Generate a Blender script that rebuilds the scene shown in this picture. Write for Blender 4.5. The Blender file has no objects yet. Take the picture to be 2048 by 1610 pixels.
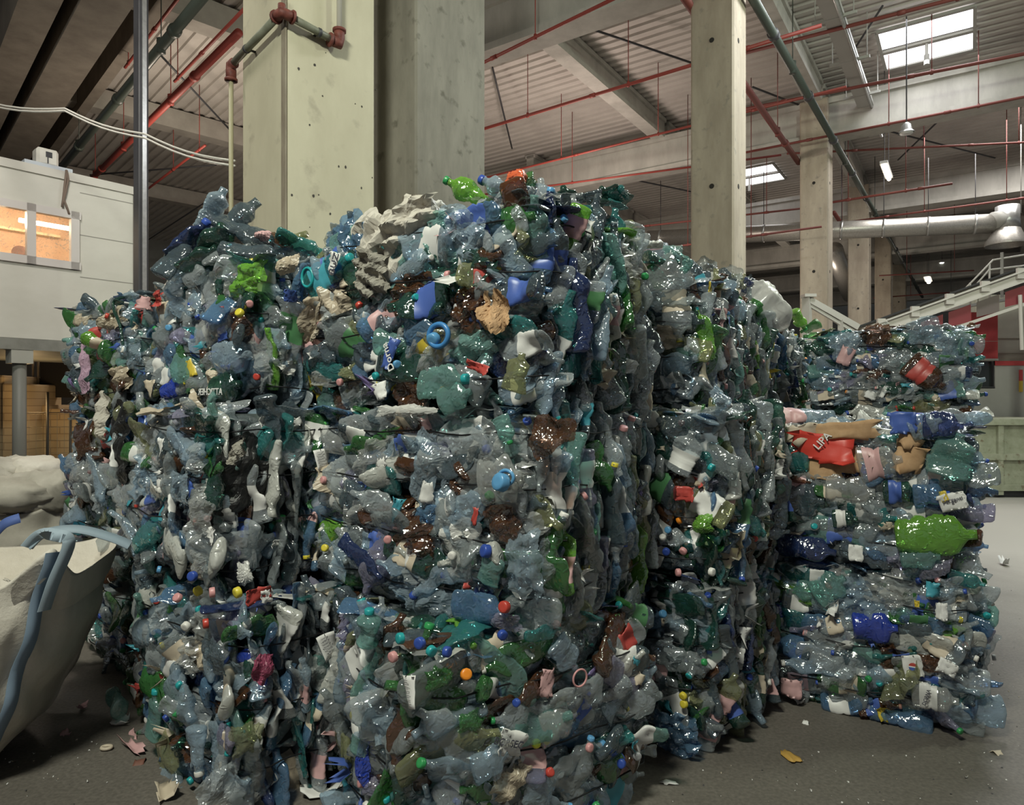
import bpy, math, random
import numpy as np
from mathutils import Vector, Matrix, Euler

SC = bpy.context.scene
COL = SC.collection
PI = math.pi
R = math.radians
# ------------------------------------------------------------------ camera, world, lights, exposure
F = 1360.0
CX, CY = 1024.0, 805.0
CAM_Z = 1.62
cam_d = bpy.data.cameras.new('camera')
cam_d.sensor_fit = 'HORIZONTAL'
cam_d.sensor_width = 36.0
cam_d.lens = F / 2048.0 * 36.0
cam_d.clip_end = 300
cam = bpy.data.objects.new('camera', cam_d)
COL.objects.link(cam)
cam.location = (0, 0, CAM_Z)
cam.rotation_euler = (R(90), 0, 0)
SC.camera = cam

w = bpy.data.worlds.new('world')
SC.world = w
w.use_nodes = True
w.node_tree.nodes['Background'].inputs[0].default_value = (0.86, 0.93, 1.0, 1)
w.node_tree.nodes['Background'].inputs[1].default_value = 0.20

SC.view_settings.view_transform = 'Standard'
SC.view_settings.look = 'None'
SC.view_settings.gamma = 1.0
SC.view_settings.exposure = 0.0
SC.view_settings.use_curve_mapping = False
SC.cycles.max_bounces = 5
SC.cycles.diffuse_bounces = 3
SC.cycles.glossy_bounces = 2
SC.cycles.transmission_bounces = 2
SC.cycles.transparent_max_bounces = 9
SC.cycles.sample_clamp_indirect = 4.0
SC.cycles.adaptive_threshold = 0.02
SC.cycles.caustics_reflective = False
SC.cycles.caustics_refractive = False


def area(name, loc, target, size, power, color, size_y=None):
    d = bpy.data.lights.new(name, 'AREA')
    d.energy = power
    d.color = color
    d.size = size
    if size_y:
        d.shape = 'RECTANGLE'
        d.size_y = size_y
    o = bpy.data.objects.new(name, d)
    COL.objects.link(o)
    o.location = loc
    v = Vector(target) - Vector(loc)
    o.rotation_euler = v.to_track_quat('-Z', 'Y').to_euler()
    return o


def point(name, loc, power, color, radius=0.15):
    d = bpy.data.lights.new(name, 'POINT')
    d.energy = power
    d.color = color
    d.shadow_soft_size = radius
    o = bpy.data.objects.new(name, d)
    COL.objects.link(o)
    o.location = loc
    return o


# high-bay lamps of the hall, all out of view; KEY3 is added to brighten the cabin (their housings are built below with the same positions)
KEY = (-1.6, -0.7, 6.4)
KEY2 = (8.0, 4.4, 7.4)
KEY3 = (-4.7, 5.6, 7.3)
area('key_lamp_light', KEY, (-0.9, 4.2, 2.0), 1.2, 600, (0.97, 1.0, 0.85), 0.5)
area('side_lamp_light', KEY2, (3.0, 9, 5.6), 1.2, 420, (0.90, 1.0, 0.80), 0.5)
area('cabin_fill_light', KEY3, (-6.6, 10.5, 3.5), 1.2, 210, (1.0, 0.95, 0.86), 0.5)  # added fill for the cabin front, out of view
# daylight falling through the roof windows, plus one added fill
area('skylight_light', (8.2, 13.3, 8.75), (6.6, 11.2, 0), 1.7, 70, (0.97, 0.98, 1.0), 1.7)
area('stack_fill_light', (5.6, 8.4, 8.75), (4.4, 6.2, 0), 1.7, 420, (0.95, 0.98, 1.0), 1.7)  # added overhead fill for the right stack, no roof window above it
area('skylight_far_light', (12.5, 16.5, 8.6), (12.5, 16, 0), 4.0, 520, (1.0, 0.97, 0.93), 4.0)
# warm lamps of the hall that also light the roof
point('hall_lamp_light', (1.2, 15.5, 5.6), 330, (1.0, 0.82, 0.72), 0.5)
point('hall_lamp_far_light', (11.5, 27.0, 5.0), 170, (1.0, 0.86, 0.72), 0.5)
point('hall_lamp_left_light', (-6.5, 14.5, 5.6), 380, (1.0, 0.86, 0.70), 0.5)
point('yard_lamp_light', (-8.2, 11.5, 1.7), 20, (1.0, 0.68, 0.32), 0.15)

# ------------------------------------------------------------------ helpers


def W(px, py, y):
    return Vector(((px - CX) / F * y, y, CAM_Z - (py - CY) / F * y))


def G(px, py):
    y = F * CAM_Z / (py - CY)
    return Vector(((px - CX) / F * y, y, 0))


def HZ(px, py, z):
    """the point at height z seen at a pixel"""
    y = F * (CAM_Z - z) / (py - CY)
    return Vector(((px - CX) / F * y, y, z))


def tag(o, label=None, cat=None, group=None, kind=None):
    if label: o['label'] = label
    if cat: o['category'] = cat
    if group: o['group'] = group
    if kind: o['kind'] = kind
    return o


def empty(name, loc=(0, 0, 0), rz=0.0, label=None, cat=None, group=None):
    o = bpy.data.objects.new(name, None)
    COL.objects.link(o)
    o.location = loc
    o.rotation_euler = (0, 0, rz)
    o.empty_display_size = 0.1
    return tag(o, label, cat, group)


class MB:
    def __init__(self):
        self.v = []; self.f = []; self.m = []; self.n = 0

    def add(self, V, Fs, mi=0):
        V = np.asarray(V, dtype=float)
        self.v.append(V)
        n = self.n
        if isinstance(mi, int):
            for f in Fs:
                self.f.append([i + n for i in f]); self.m.append(mi)
        else:
            for f, k in zip(Fs, mi):
                self.f.append([i + n for i in f]); self.m.append(k)
        self.n += len(V)
        return self

    def box(self, lo, hi, mi=0, M=None, bevel=0):
        x0, y0, z0 = lo; x1, y1, z1 = hi
        if bevel > 0:
            return self.bbox(lo, hi, bevel, mi, M)
        V = np.array([(x0, y0, z0), (x1, y0, z0), (x1, y1, z0), (x0, y1, z0), (x0, y0, z1), (x1, y0, z1), (x1, y1, z1), (x0, y1, z1)])
        if M is not None: V = tr(M, V)
        return self.add(V, [(3, 2, 1, 0), (4, 5, 6, 7), (0, 1, 5, 4), (1, 2, 6, 5), (2, 3, 7, 6), (3, 0, 4, 7)], mi)

    def bbox(self, lo, hi, b, mi=0, M=None):
        x0, y0, z0 = lo; x1, y1, z1 = hi
        def ring(z, e):
            return [(x0 + b, y0 + e, z), (x1 - b, y0 + e, z), (x1 - e, y0 + b, z), (x1 - e, y1 - b, z), (x1 - b, y1 - e, z), (x0 + b, y1 - e, z), (x0 + e, y1 - b, z), (x0 + e, y0 + b, z)]
        V = np.array(ring(z0, b * .6) + ring(z0 + b, 0) + ring(z1 - b, 0) + ring(z1, b * .6))
        Fs = [tuple(range(7, -1, -1)), tuple(range(24, 32))]
        for k in range(3):
            for i in range(8):
                j = (i + 1) % 8
                Fs.append((k * 8 + i, k * 8 + j, (k + 1) * 8 + j, (k + 1) * 8 + i))
        if M is not None: V = tr(M, V)
        return self.add(V, Fs, mi)

    def tube(self, pts, r, n=8, mi=0, cap=True, closed=False):
        pts = [Vector(p) for p in pts]
        k = len(pts)
        rs = r if isinstance(r, (list, tuple)) else [r] * k
        V = []; Fs = []
        up = None
        for i, p in enumerate(pts):
            if closed:
                d = pts[(i + 1) % k] - pts[i - 1]
            else:
                d = pts[min(i + 1, k - 1)] - pts[max(i - 1, 0)]
            if d.length < 1e-9: d = Vector((0, 0, 1))
            d.normalize()
            if up is None:
                up = Vector((0, 0, 1)) if abs(d.z) < .9 else Vector((1, 0, 0))
            s = d.cross(up)
            if s.length < 1e-6:
                s = d.orthogonal()
            s.normalize()
            up = s.cross(d)
            for j in range(n):
                a = 2 * PI * j / n
                V.append(p + (s * math.cos(a) + up * math.sin(a)) * rs[i])
        m = k if closed else k - 1
        for i in range(m):
            i2 = (i + 1) % k
            for j in range(n):
                j2 = (j + 1) % n
                Fs.append((i * n + j, i * n + j2, i2 * n + j2, i2 * n + j))
        if cap and not closed:
            Fs.append(tuple(range(n - 1, -1, -1)))
            Fs.append(tuple((k - 1) * n + j for j in range(n)))
        return self.add([tuple(v) for v in V], Fs, mi)

    def bar(self, p, q, wd, ht, mi=0, up=(0, 0, 1)):
        """box beam from p to q; cross-section centred"""
        p = Vector(p); q = Vector(q)
        d = (q - p).normalized()
        u = Vector(up)
        s = d.cross(u)
        if s.length < 1e-6: s = d.orthogonal()
        s.normalize()
        u = s.cross(d)
        V = []
        for c in (p, q):
            for a, b in ((-1, -1), (1, -1), (1, 1), (-1, 1)):
                V.append(tuple(c + s * (a * wd / 2) + u * (b * ht / 2)))
        return self.add(V, [(3, 2, 1, 0), (4, 5, 6, 7), (0, 1, 5, 4), (1, 2, 6, 5), (2, 3, 7, 6), (3, 0, 4, 7)], mi)

    def build(self, name, mats, parent=None, smooth=False):
        V = np.concatenate(self.v) if self.v else np.zeros((0, 3))
        me = bpy.data.meshes.new(name)
        me.from_pydata(V.tolist(), [], self.f)
        if not isinstance(mats, (list, tuple)): mats = [mats]
        for m in mats: me.materials.append(m)
        me.polygons.foreach_set('material_index', self.m)
        if smooth:
            me.polygons.foreach_set('use_smooth', [True] * len(self.f))
        me.update()
        o = bpy.data.objects.new(name, me)
        COL.objects.link(o)
        if parent: o.parent = parent
        return o


def tr(M, V):
    A = np.array(M)
    V = np.asarray(V, dtype=float)
    return V @ A[:3, :3].T + A[:3, 3]


def frame(x, y, z, loc=(0, 0, 0), s=1.0):
    M = Matrix.Identity(4)
    for c, v in enumerate((x, y, z)):
        for r_ in range(3): M[r_][c] = v[r_] * s
    for r_ in range(3): M[r_][3] = loc[r_]
    return M


# ------------------------------------------------------------------ materials
def nm(name):
    m = bpy.data.materials.new(name)
    m.use_nodes = True
    nt = m.node_tree
    b = nt.nodes['Principled BSDF']
    return m, nt, b


def plain(name, col, rough=.5, metal=0.0, spec=.5):
    m, nt, b = nm(name)
    b.inputs['Base Color'].default_value = (*col, 1)
    b.inputs['Roughness'].default_value = rough
    b.inputs['Metallic'].default_value = metal
    b.inputs['Specular IOR Level'].default_value = spec
    return m


def mottled(name, c1, c2, scale=6, rough=.6, stretch=(1, 1, 1), bump=.0, metal=0.0, c3=None, scale2=None, coord='Object', contrast=(.35, .65), spec=.4):
    m, nt, b = nm(name)
    N = nt.nodes; L = nt.links
    tc = N.new('ShaderNodeTexCoord'); mp = N.new('ShaderNodeMapping')
    mp.inputs['Scale'].default_value = stretch
    L.new(tc.outputs[coord], mp.inputs['Vector'])
    n1 = N.new('ShaderNodeTexNoise'); n1.inputs['Scale'].default_value = scale; n1.inputs['Detail'].default_value = 8; n1.inputs['Roughness'].default_value = .65
    L.new(mp.outputs[0], n1.inputs['Vector'])
    cr = N.new('ShaderNodeValToRGB')
    cr.color_ramp.elements[0].position = contrast[0]; cr.color_ramp.elements[1].position = contrast[1]
    cr.color_ramp.elements[0].color = (*c1, 1); cr.color_ramp.elements[1].color = (*c2, 1)
    L.new(n1.outputs['Fac'], cr.inputs[0])
    out = cr.outputs[0]
    if c3:
        n2 = N.new('ShaderNodeTexNoise'); n2.inputs['Scale'].default_value = scale2 or scale * 5; n2.inputs['Detail'].default_value = 4
        L.new(tc.outputs[coord], n2.inputs['Vector'])
        c = N.new('ShaderNodeValToRGB'); c.color_ramp.elements[0].position = .60; c.color_ramp.elements[1].position = .72
        L.new(n2.outputs['Fac'], c.inputs[0])
        mx = N.new('ShaderNodeMixRGB'); mx.inputs[2].default_value = (*c3, 1)
        L.new(c.outputs[0], mx.inputs[0]); L.new(out, mx.inputs[1])
        out = mx.outputs[0]
    L.new(out, b.inputs['Base Color'])
    b.inputs['Roughness'].default_value = rough
    b.inputs['Metallic'].default_value = metal
    b.inputs['Specular IOR Level'].default_value = spec
    if bump:
        bp = N.new('ShaderNodeBump'); bp.inputs['Strength'].default_value = bump; bp.inputs['Distance'].default_value = .02
        L.new(n1.outputs['Fac'], bp.inputs['Height']); L.new(bp.outputs[0], b.inputs['Normal'])
    return m


def emit(name, col, strength):
    m = bpy.data.materials.new(name)
    m.use_nodes = True
    nt = m.node_tree
    nt.nodes.remove(nt.nodes['Principled BSDF'])
    e = nt.nodes.new('ShaderNodeEmission')
    e.inputs[0].default_value = (*col, 1); e.inputs[1].default_value = strength
    nt.links.new(e.outputs[0], nt.nodes['Material Output'].inputs[0])
    return m


def plastic(name, col, solid=.3, rough=.13, tint=None, bump=.9, scale=34, gloss=.11):
    """thin crinkled see-through plastic: tinted transparency, a little body colour and a glossy skin"""
    m = bpy.data.materials.new(name)
    m.use_nodes = True
    nt = m.node_tree; N = nt.nodes; L = nt.links
    N.remove(N['Principled BSDF'])
    tc = N.new('ShaderNodeTexCoord')
    v = N.new('ShaderNodeTexNoise'); v.noise_type = 'RIDGED_MULTIFRACTAL'
    v.inputs['Scale'].default_value = scale; v.inputs['Detail'].default_value = 3; v.inputs['Distortion'].default_value = 1.0
    L.new(tc.outputs['Object'], v.inputs['Vector'])
    bp = N.new('ShaderNodeBump'); bp.inputs['Strength'].default_value = bump; bp.inputs['Distance'].default_value = .008
    L.new(v.outputs['Fac'], bp.inputs['Height'])
    t = N.new('ShaderNodeBsdfTransparent')
    mxc = max(col)
    tint = tint or tuple(.22 + .70 * (c / mxc) * min(1, .45 + mxc) for c in col)
    t.inputs[0].default_value = (*tint, 1)
    d = N.new('ShaderNodeBsdfDiffuse'); d.inputs[0].default_value = (*col, 1); L.new(bp.outputs[0], d.inputs['Normal'])
    g = N.new('ShaderNodeBsdfGlossy'); g.inputs[0].default_value = (1, 1, 1, 1); g.inputs['Roughness'].default_value = rough; L.new(bp.outputs[0], g.inputs['Normal'])
    lw = N.new('ShaderNodeLayerWeight'); lw.inputs[0].default_value = .35
    L.new(bp.outputs[0], lw.inputs['Normal'])
    ma = N.new('ShaderNodeMath'); ma.operation = 'MULTIPLY_ADD'; ma.use_clamp = True
    ma.inputs[1].default_value = .35; ma.inputs[2].default_value = solid
    L.new(lw.outputs['Facing'], ma.inputs[0])
    m1 = N.new('ShaderNodeMixShader')
    L.new(ma.outputs[0], m1.inputs[0]); L.new(t.outputs[0], m1.inputs[1]); L.new(d.outputs[0], m1.inputs[2])
    p2 = N.new('ShaderNodeMath'); p2.operation = 'POWER'; p2.inputs[1].default_value = 2.2; L.new(lw.outputs['Facing'], p2.inputs[0])
    mg = N.new('ShaderNodeMath'); mg.operation = 'MULTIPLY_ADD'; mg.use_clamp = True; mg.inputs[1].default_value = .32; mg.inputs[2].default_value = gloss
    L.new(p2.outputs[0], mg.inputs[0])
    m2 = N.new('ShaderNodeMixShader')
    L.new(mg.outputs[0], m2.inputs[0]); L.new(m1.outputs[0], m2.inputs[1]); L.new(g.outputs[0], m2.inputs[2])
    L.new(m2.outputs[0], N['Material Output'].inputs[0])
    return m


PET = {
    'clear': plastic('pet_clear', (.50, .54, .56), .24),
    'grey': plastic('pet_grey', (.30, .33, .34), .30),
    'ice': plastic('pet_ice_blue', (.38, .48, .56), .26),
    'blue': plastic('pet_blue', (.13, .25, .40), .32),
    'navy': plastic('pet_navy', (.022, .04, .12), .5),
    'royal': plastic('pet_royal_blue', (.02, .05, .36), .7),
    'teal': plastic('pet_teal', (.045, .22, .22), .32),
    'aqua': plastic('pet_aqua', (.22, .40, .37), .28),
    'green': plastic('pet_green', (.05, .18, .05), .4),
    'lime': plastic('pet_lime', (.17, .40, .05), .5),
    'dark': plastic('pet_dark_green', (.018, .06, .045), .42),
    'brown': plastic('pet_brown', (.085, .036, .016), .5),
    'milk': plastic('pet_milky', (.58, .58, .54), .6, rough=.3),
    'olive': plastic('pet_olive', (.26, .27, .15), .34),
    'slate': plastic('pet_slate', (.09, .12, .14), .36),
    'lilac': plastic('pet_lilac', (.32, .31, .42), .3),
    'film': plastic('film_clear', (.58, .59, .58), .2, rough=.16, bump=.8, scale=20, gloss=.14),
    'sack': plastic('film_beige', (.48, .40, .30), .75, rough=.4, bump=.7, scale=16, gloss=.05),
    'white': plastic('film_white', (.70, .69, .66), .6, rough=.3, bump=.5, scale=14, gloss=.06),
    'black': plastic('film_black', (.008, .008, .008), .92, rough=.45, gloss=.03),
    'pinkfilm': plastic('film_pink', (.52, .34, .45), .7, rough=.35, gloss=.04),
}
CAPC = {
    'blue': plain('cap_blue', (.03, .07, .33), .35), 'light': plain('cap_light_blue', (.10, .29, .52), .35), 'white': plain('cap_white', (.68, .66, .62), .4),
    'pink': plain('cap_pink', (.58, .28, .28), .4), 'red': plain('cap_red', (.45, .05, .035), .35), 'yellow': plain('cap_yellow', (.62, .52, .05), .4),
    'green': plain('cap_green', (.03, .26, .08), .35), 'teal': plain('cap_teal', (.02, .30, .32), .35), 'orange': plain('cap_orange', (.75, .24, .02), .35),
    'grey': plain('cap_grey', (.35, .35, .36), .4),
}
LBL = {
    'white': plain('label_white', (.64, .63, .61), .45), 'red': plain('label_red', (.42, .06, .05), .4), 'pink': plain('label_pink', (.56, .34, .34), .45),
    'blue': plain('label_blue', (.06, .11, .36), .4), 'yellow': plain('label_yellow', (.55, .42, .05), .45), 'green': plain('label_green', (.06, .17, .07), .45),
    'beige': plain('label_beige', (.52, .44, .34), .6), 'cyan': plain('label_cyan', (.06, .30, .38), .4), 'purple': plain('label_purple', (.17, .13, .28), .4),
}
CARD = mottled('cardboard_brown', (.38, .23, .12), (.50, .32, .18), 14, .85)
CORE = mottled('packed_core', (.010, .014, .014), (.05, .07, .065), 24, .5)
WIRE = plain('wire_dark', (.02, .02, .022), .45, .7)
PAPER = mottled('paper_white', (.66, .65, .63), (.76, .75, .73), 8, .8)
INK = plain('ink_dark', (.06, .06, .08), .7)

# ------------------------------------------------------------------ item library
rng = np.random.default_rng(11)


def tri(x):
    return 2 * np.abs(2 * (x - np.floor(x + .5))) - 1


def crinkle(V, amp, freq, k, g):
    d = np.zeros_like(V)
    for _ in range(k):
        kv = g.normal(size=3); kv /= np.linalg.norm(kv)
        dv = g.normal(size=3); dv /= np.linalg.norm(dv)
        d += np.outer(tri(V @ kv * freq * g.uniform(.6, 1.5) + g.uniform()), dv) * amp / math.sqrt(k)
    return V + d


def bottle_geo(g, L=.30, rad=.045, flat=.4, nr=26, ns=18, label=False, dent=.02, wob=.004, bend=1.0, handle=False):
    ts = np.array([0, .012, .04] + list(np.linspace(.07, .70, nr - 9)) + [.76, .81, .855, .89, .93, 1.0])
    def prof(t):
        if t < .005: return .35
        if t < .03: return .82
        if t < .06: return .97
        if t < .72: return 1 - .05 * (abs(math.sin(t * 42)) ** 3) - (.10 * math.exp(-((t - .42) / .05) ** 2))
        if t < .90:
            q = (t - .72) / .18
            return 1 - .70 * (q * q * (3 - 2 * q))
        return .30
    V = []; Fs = []; M = []
    fl = flat * (1 + .35 * np.sin(ts * g.uniform(4, 9) + g.uniform(0, 6)))
    fl[-3:] = 1.0; fl[-4] = .75
    wide = 1 + (1 - np.clip(fl, 0, 1)) * .42
    for t, f_, w_ in zip(ts, fl, wide):
        r = prof(t) * rad
        for j in range(ns):
            a = 2 * PI * j / ns
            V.append(((t - .5) * L, r * math.cos(a) * w_, r * math.sin(a) * f_))
    V = np.array(V)
    k = len(ts)
    body = V[:, 0] < L * .36
    for _ in range(7):
        c = V[g.integers(0, (k - 6) * ns)]
        s = g.uniform(.02, .05)
        e = np.exp(-((V - c) ** 2).sum(1) / s ** 2)
        n = -np.array([0, c[1] * .6, c[2] * 1.5]); n /= (np.linalg.norm(n) + 1e-6)
        V += np.outer(e * body, n) * dent * g.uniform(.3, 1)
    keep = V.copy()
    V = crinkle(V, wob, 16, 5, g)
    V[~body] = keep[~body] * .7 + V[~body] * .3
    b1, b2 = g.normal(0, .6, 2) * bend
    tw = g.normal(0, .9) * bend
    x = V[:, 0].copy()
    a = tw * x / L
    y, z = V[:, 1] * np.cos(a) - V[:, 2] * np.sin(a), V[:, 1] * np.sin(a) + V[:, 2] * np.cos(a)
    V[:, 1] = y + b1 * x * x; V[:, 2] = z + b2 * x * x
    for i in range(k - 1):
        lab = 1 if (label and .18 < (ts[i] + ts[i + 1]) / 2 < .55) else 0
        for j in range(ns):
            j2 = (j + 1) % ns
            Fs.append((i * ns + j, i * ns + j2, (i + 1) * ns + j2, (i + 1) * ns + j)); M.append(lab)
    Fs.append(tuple(range(ns - 1, -1, -1))); M.append(0)
    Fs.append(tuple((k - 1) * ns + j for j in range(ns))); M.append(0)
    neck = V[-ns:].mean(0)
    back = V[-4 * ns:-3 * ns].mean(0)
    return V, Fs, M, neck, neck - back


def film_geo(g, L=.30, Wd=.2, n=15, amp=.03, freq=7, curl=.04, square=.5):
    s = np.linspace(-1, 1, n)
    X, Y = np.meshgrid(s, s, indexing='ij')
    rr = np.maximum(np.abs(X), np.abs(Y)); ang = np.arctan2(Y, X)
    hyp = np.sqrt(X * X + Y * Y) + 1e-9
    rnd = rr / hyp
    k = square + (1 - square) * rnd
    out = 1 + sum(g.normal(0, .055) * np.sin(h * ang + g.uniform(0, 6)) for h in (2, 3, 4, 5, 7))
    X2 = X * k * (1 + (out - 1) * rr); Y2 = Y * k * (1 + (out - 1) * rr)
    V = np.stack([X2.ravel() * L / 2, Y2.ravel() * Wd / 2, np.zeros(n * n)], 1)
    z = np.zeros(n * n)
    for _ in range(7):
        kv = g.normal(size=2); kv /= np.linalg.norm(kv)
        z += tri(V[:, :2] @ kv * freq * g.uniform(.6, 1.8) + g.uniform()) * amp / 3
    z -= curl * (rr.ravel() ** 2) * g.uniform(.4, 1.4)
    V[:, 2] = z
    V[:, :2] += g.normal(0, .002, (n * n, 2))
    Fs = [(i * n + j, (i + 1) * n + j, (i + 1) * n + j + 1, i * n + j + 1) for i in range(n - 1) for j in range(n - 1)]
    return V, Fs, [0] * len(Fs)


def sheet_geo(g, L, Wd, nx=6, ny=5, bend=.3, wob=.004, thick=.003, ragged=.1):
    """stiff sheet (label scrap, card) with a thickness"""
    X, Y = np.meshgrid(np.linspace(-.5, .5, nx), np.linspace(-.5, .5, ny), indexing='ij')
    x = X.ravel() * L; y = Y.ravel() * Wd
    edge = (np.maximum(np.abs(X), np.abs(Y)) > .49).ravel()
    x = x + edge * g.normal(0, ragged * L * .25, nx * ny); y = y + edge * g.normal(0, ragged * Wd * .25, nx * ny)
    z = bend * x * x * g.choice([-1, 1]) / max(L, .05) * 2 + g.normal(0, wob, nx * ny) + g.normal(0, .5) * x * y / max(L, .05)
    V1 = np.stack([x, y, z], 1); V2 = V1 - np.array([0, 0, thick])
    V = np.concatenate([V1, V2]); n = nx * ny
    Fs = []
    for i in range(nx - 1):
        for j in range(ny - 1):
            q = (i * ny + j, (i + 1) * ny + j, (i + 1) * ny + j + 1, i * ny + j + 1)
            Fs.append(q); Fs.append(tuple(n + a for a in reversed(q)))
    bd = [i * ny for i in range(nx)] + [(nx - 1) * ny + j for j in range(1, ny)] + [i * ny + ny - 1 for i in range(nx - 2, -1, -1)] + [j for j in range(ny - 2, 0, -1)]
    for a, b in zip(bd, bd[1:] + bd[:1]):
        Fs.append((b, a, n + a, n + b))
    return V, Fs, [0] * len(Fs)


def cap_geo(r=.0155, h=.017, ns=20):
    """screw cap on +X: ridged skirt, bevelled top"""
    V = []
    for x, q in ((0, 1.0), (h * .12, 1.03), (h * .85, 1.0), (h, .86), (h, .4)):
        for j in range(ns):
            a = 2 * PI * j / ns
            rr = r * q * (1 + (.035 if (j % 2 and q > .95) else 0))
            V.append((x, rr * math.cos(a), rr * math.sin(a)))
    Fs = []
    for i in range(4):
        for j in range(ns):
            j2 = (j + 1) % ns
            Fs.append((i * ns + j, i * ns + j2, (i + 1) * ns + j2, (i + 1) * ns + j))
    Fs.append(tuple(range(ns - 1, -1, -1))); Fs.append(tuple(4 * ns + j for j in range(ns)))
    return np.array(V), Fs, [0] * len(Fs)


def mk_mesh(name, V, Fs, M, nslots, smooth=True):
    me = bpy.data.meshes.new(name)
    me.from_pydata(np.asarray(V).tolist(), [], Fs)
    for _ in range(nslots): me.materials.append(None)
    me.polygons.foreach_set('material_index', M)
    me.polygons.foreach_set('use_smooth', [smooth] * len(Fs))
    me.update()
    return me


BOT = []      # (mesh, neck, dir, has_label)
for i in range(34):
    lab = i % 3 == 0
    L_ = rng.uniform(.25, .36)
    g_ = bottle_geo(rng, L_, rng.uniform(.045, .062), rng.uniform(.28, .58), label=lab, dent=rng.uniform(.01, .035), wob=rng.uniform(.003, .008))
    BOT.append((mk_mesh('crushed_bottle', g_[0], g_[1], g_[2], 2 if lab else 1), g_[3], g_[4], lab))
FILM = []
for i in range(14):
    g_ = film_geo(rng, rng.uniform(.18, .32), rng.uniform(.13, .22), n=20, amp=rng.uniform(.02, .045), freq=rng.uniform(6, 14))
    FILM.append(mk_mesh('film_scrap', *g_, 1, False))
SCR = []
for i in range(10):
    g_ = sheet_geo(rng, rng.uniform(.05, .11), rng.uniform(.03, .06), bend=rng.uniform(.2, 1.2), ragged=.5, thick=.001)
    SCR.append(mk_mesh('label_scrap', *g_, 1))
CAPM = mk_mesh('bottle_cap', *cap_geo(), 1)
# low-resolution variants for the uncountable mass
LOWB = [bottle_geo(rng, rng.uniform(.18, .3), rng.uniform(.032, .05), rng.uniform(.25, .55), nr=16, ns=10, dent=.03, wob=.007)[:3] for _ in range(16)]
LOWF = [film_geo(rng, rng.uniform(.12, .24), rng.uniform(.09, .16), n=8, amp=.03, freq=9)[:3] for _ in range(8)]
LOWS = [sheet_geo(rng, rng.uniform(.03, .08), rng.uniform(.02, .05), nx=4, ny=3, bend=1, ragged=.6, thick=.001) for _ in range(5)]
LOWC = cap_geo(ns=10)
PETK = list(PET)
STUFFM = [PET[k] for k in PETK] + [CORE] + list(CAPC.values()) + list(LBL.values())
I_CORE = len(PETK); I_CAP = I_CORE + 1; I_LBL = I_CAP + len(CAPC)

PAL = {
    'mix': dict(clear=20, grey=18, ice=9, blue=6, teal=4, aqua=7, green=4, dark=9, brown=5, milk=3, olive=5, slate=12, lilac=1.5, navy=1.5, lime=.6),
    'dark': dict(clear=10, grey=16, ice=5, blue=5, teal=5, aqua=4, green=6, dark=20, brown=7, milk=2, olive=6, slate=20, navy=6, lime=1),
    'blue': dict(clear=22, grey=12, ice=16, blue=10, teal=6, aqua=8, green=4, dark=6, brown=3, milk=2, slate=9, navy=4, royal=.7, lilac=3, lime=.8),
    'pale': dict(clear=28, grey=22, ice=16, blue=5, teal=4, aqua=5, green=4, dark=4, brown=4, milk=6, olive=3, slate=6, lilac=4, lime=1),
}


def pick(g, d):
    ks = list(d); p = np.array([d[k] for k in ks], float)
    return ks[g.choice(len(ks), p=p / p.sum())]


def slotmat(o, i, m):
    o.material_slots[i].link = 'OBJECT'
    o.material_slots[i].material = m


def rotx(a): return Matrix.Rotation(a, 4, 'X')
def roty(a): return Matrix.Rotation(a, 4, 'Y')
def rotz(a): return Matrix.Rotation(a, 4, 'Z')


class Bale:
    pass


BALES = {}


def put_bottle(parent, M, g, col=None, capcol=None, variant=None, name='crushed_bottle', lab=None, lblcol=None):
    me, neck, nd, has = BOT[variant if variant is not None else g.integers(len(BOT))]
    o = bpy.data.objects.new(name, me)
    COL.objects.link(o)
    if parent: o.parent = parent
    o.matrix_local = M
    slotmat(o, 0, PET[col])
    if has: slotmat(o, 1, LBL[lblcol or pick(g, dict(white=7, blue=2, red=.6, pink=1.5, green=1, beige=2, cyan=.5, yellow=.2))])
    if capcol:
        c = bpy.data.objects.new('cap', CAPM)
        COL.objects.link(c)
        c.parent = o
        d = Vector(nd).normalized()
        c.matrix_local = Matrix.Translation(Vector(neck) - d * .012) @ d.to_track_quat('X', 'Z').to_matrix().to_4x4()
        slotmat(c, 0, CAPC[capcol])
    if lab: o['label'] = lab
    return o


def put(parent, me, M, mat, name, lab=None):
    o = bpy.data.objects.new(name, me)
    COL.objects.link(o)
    if parent: o.parent = parent
    o.matrix_local = M
    slotmat(o, 0, mat)
    if lab: o['label'] = lab
    return o


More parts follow.
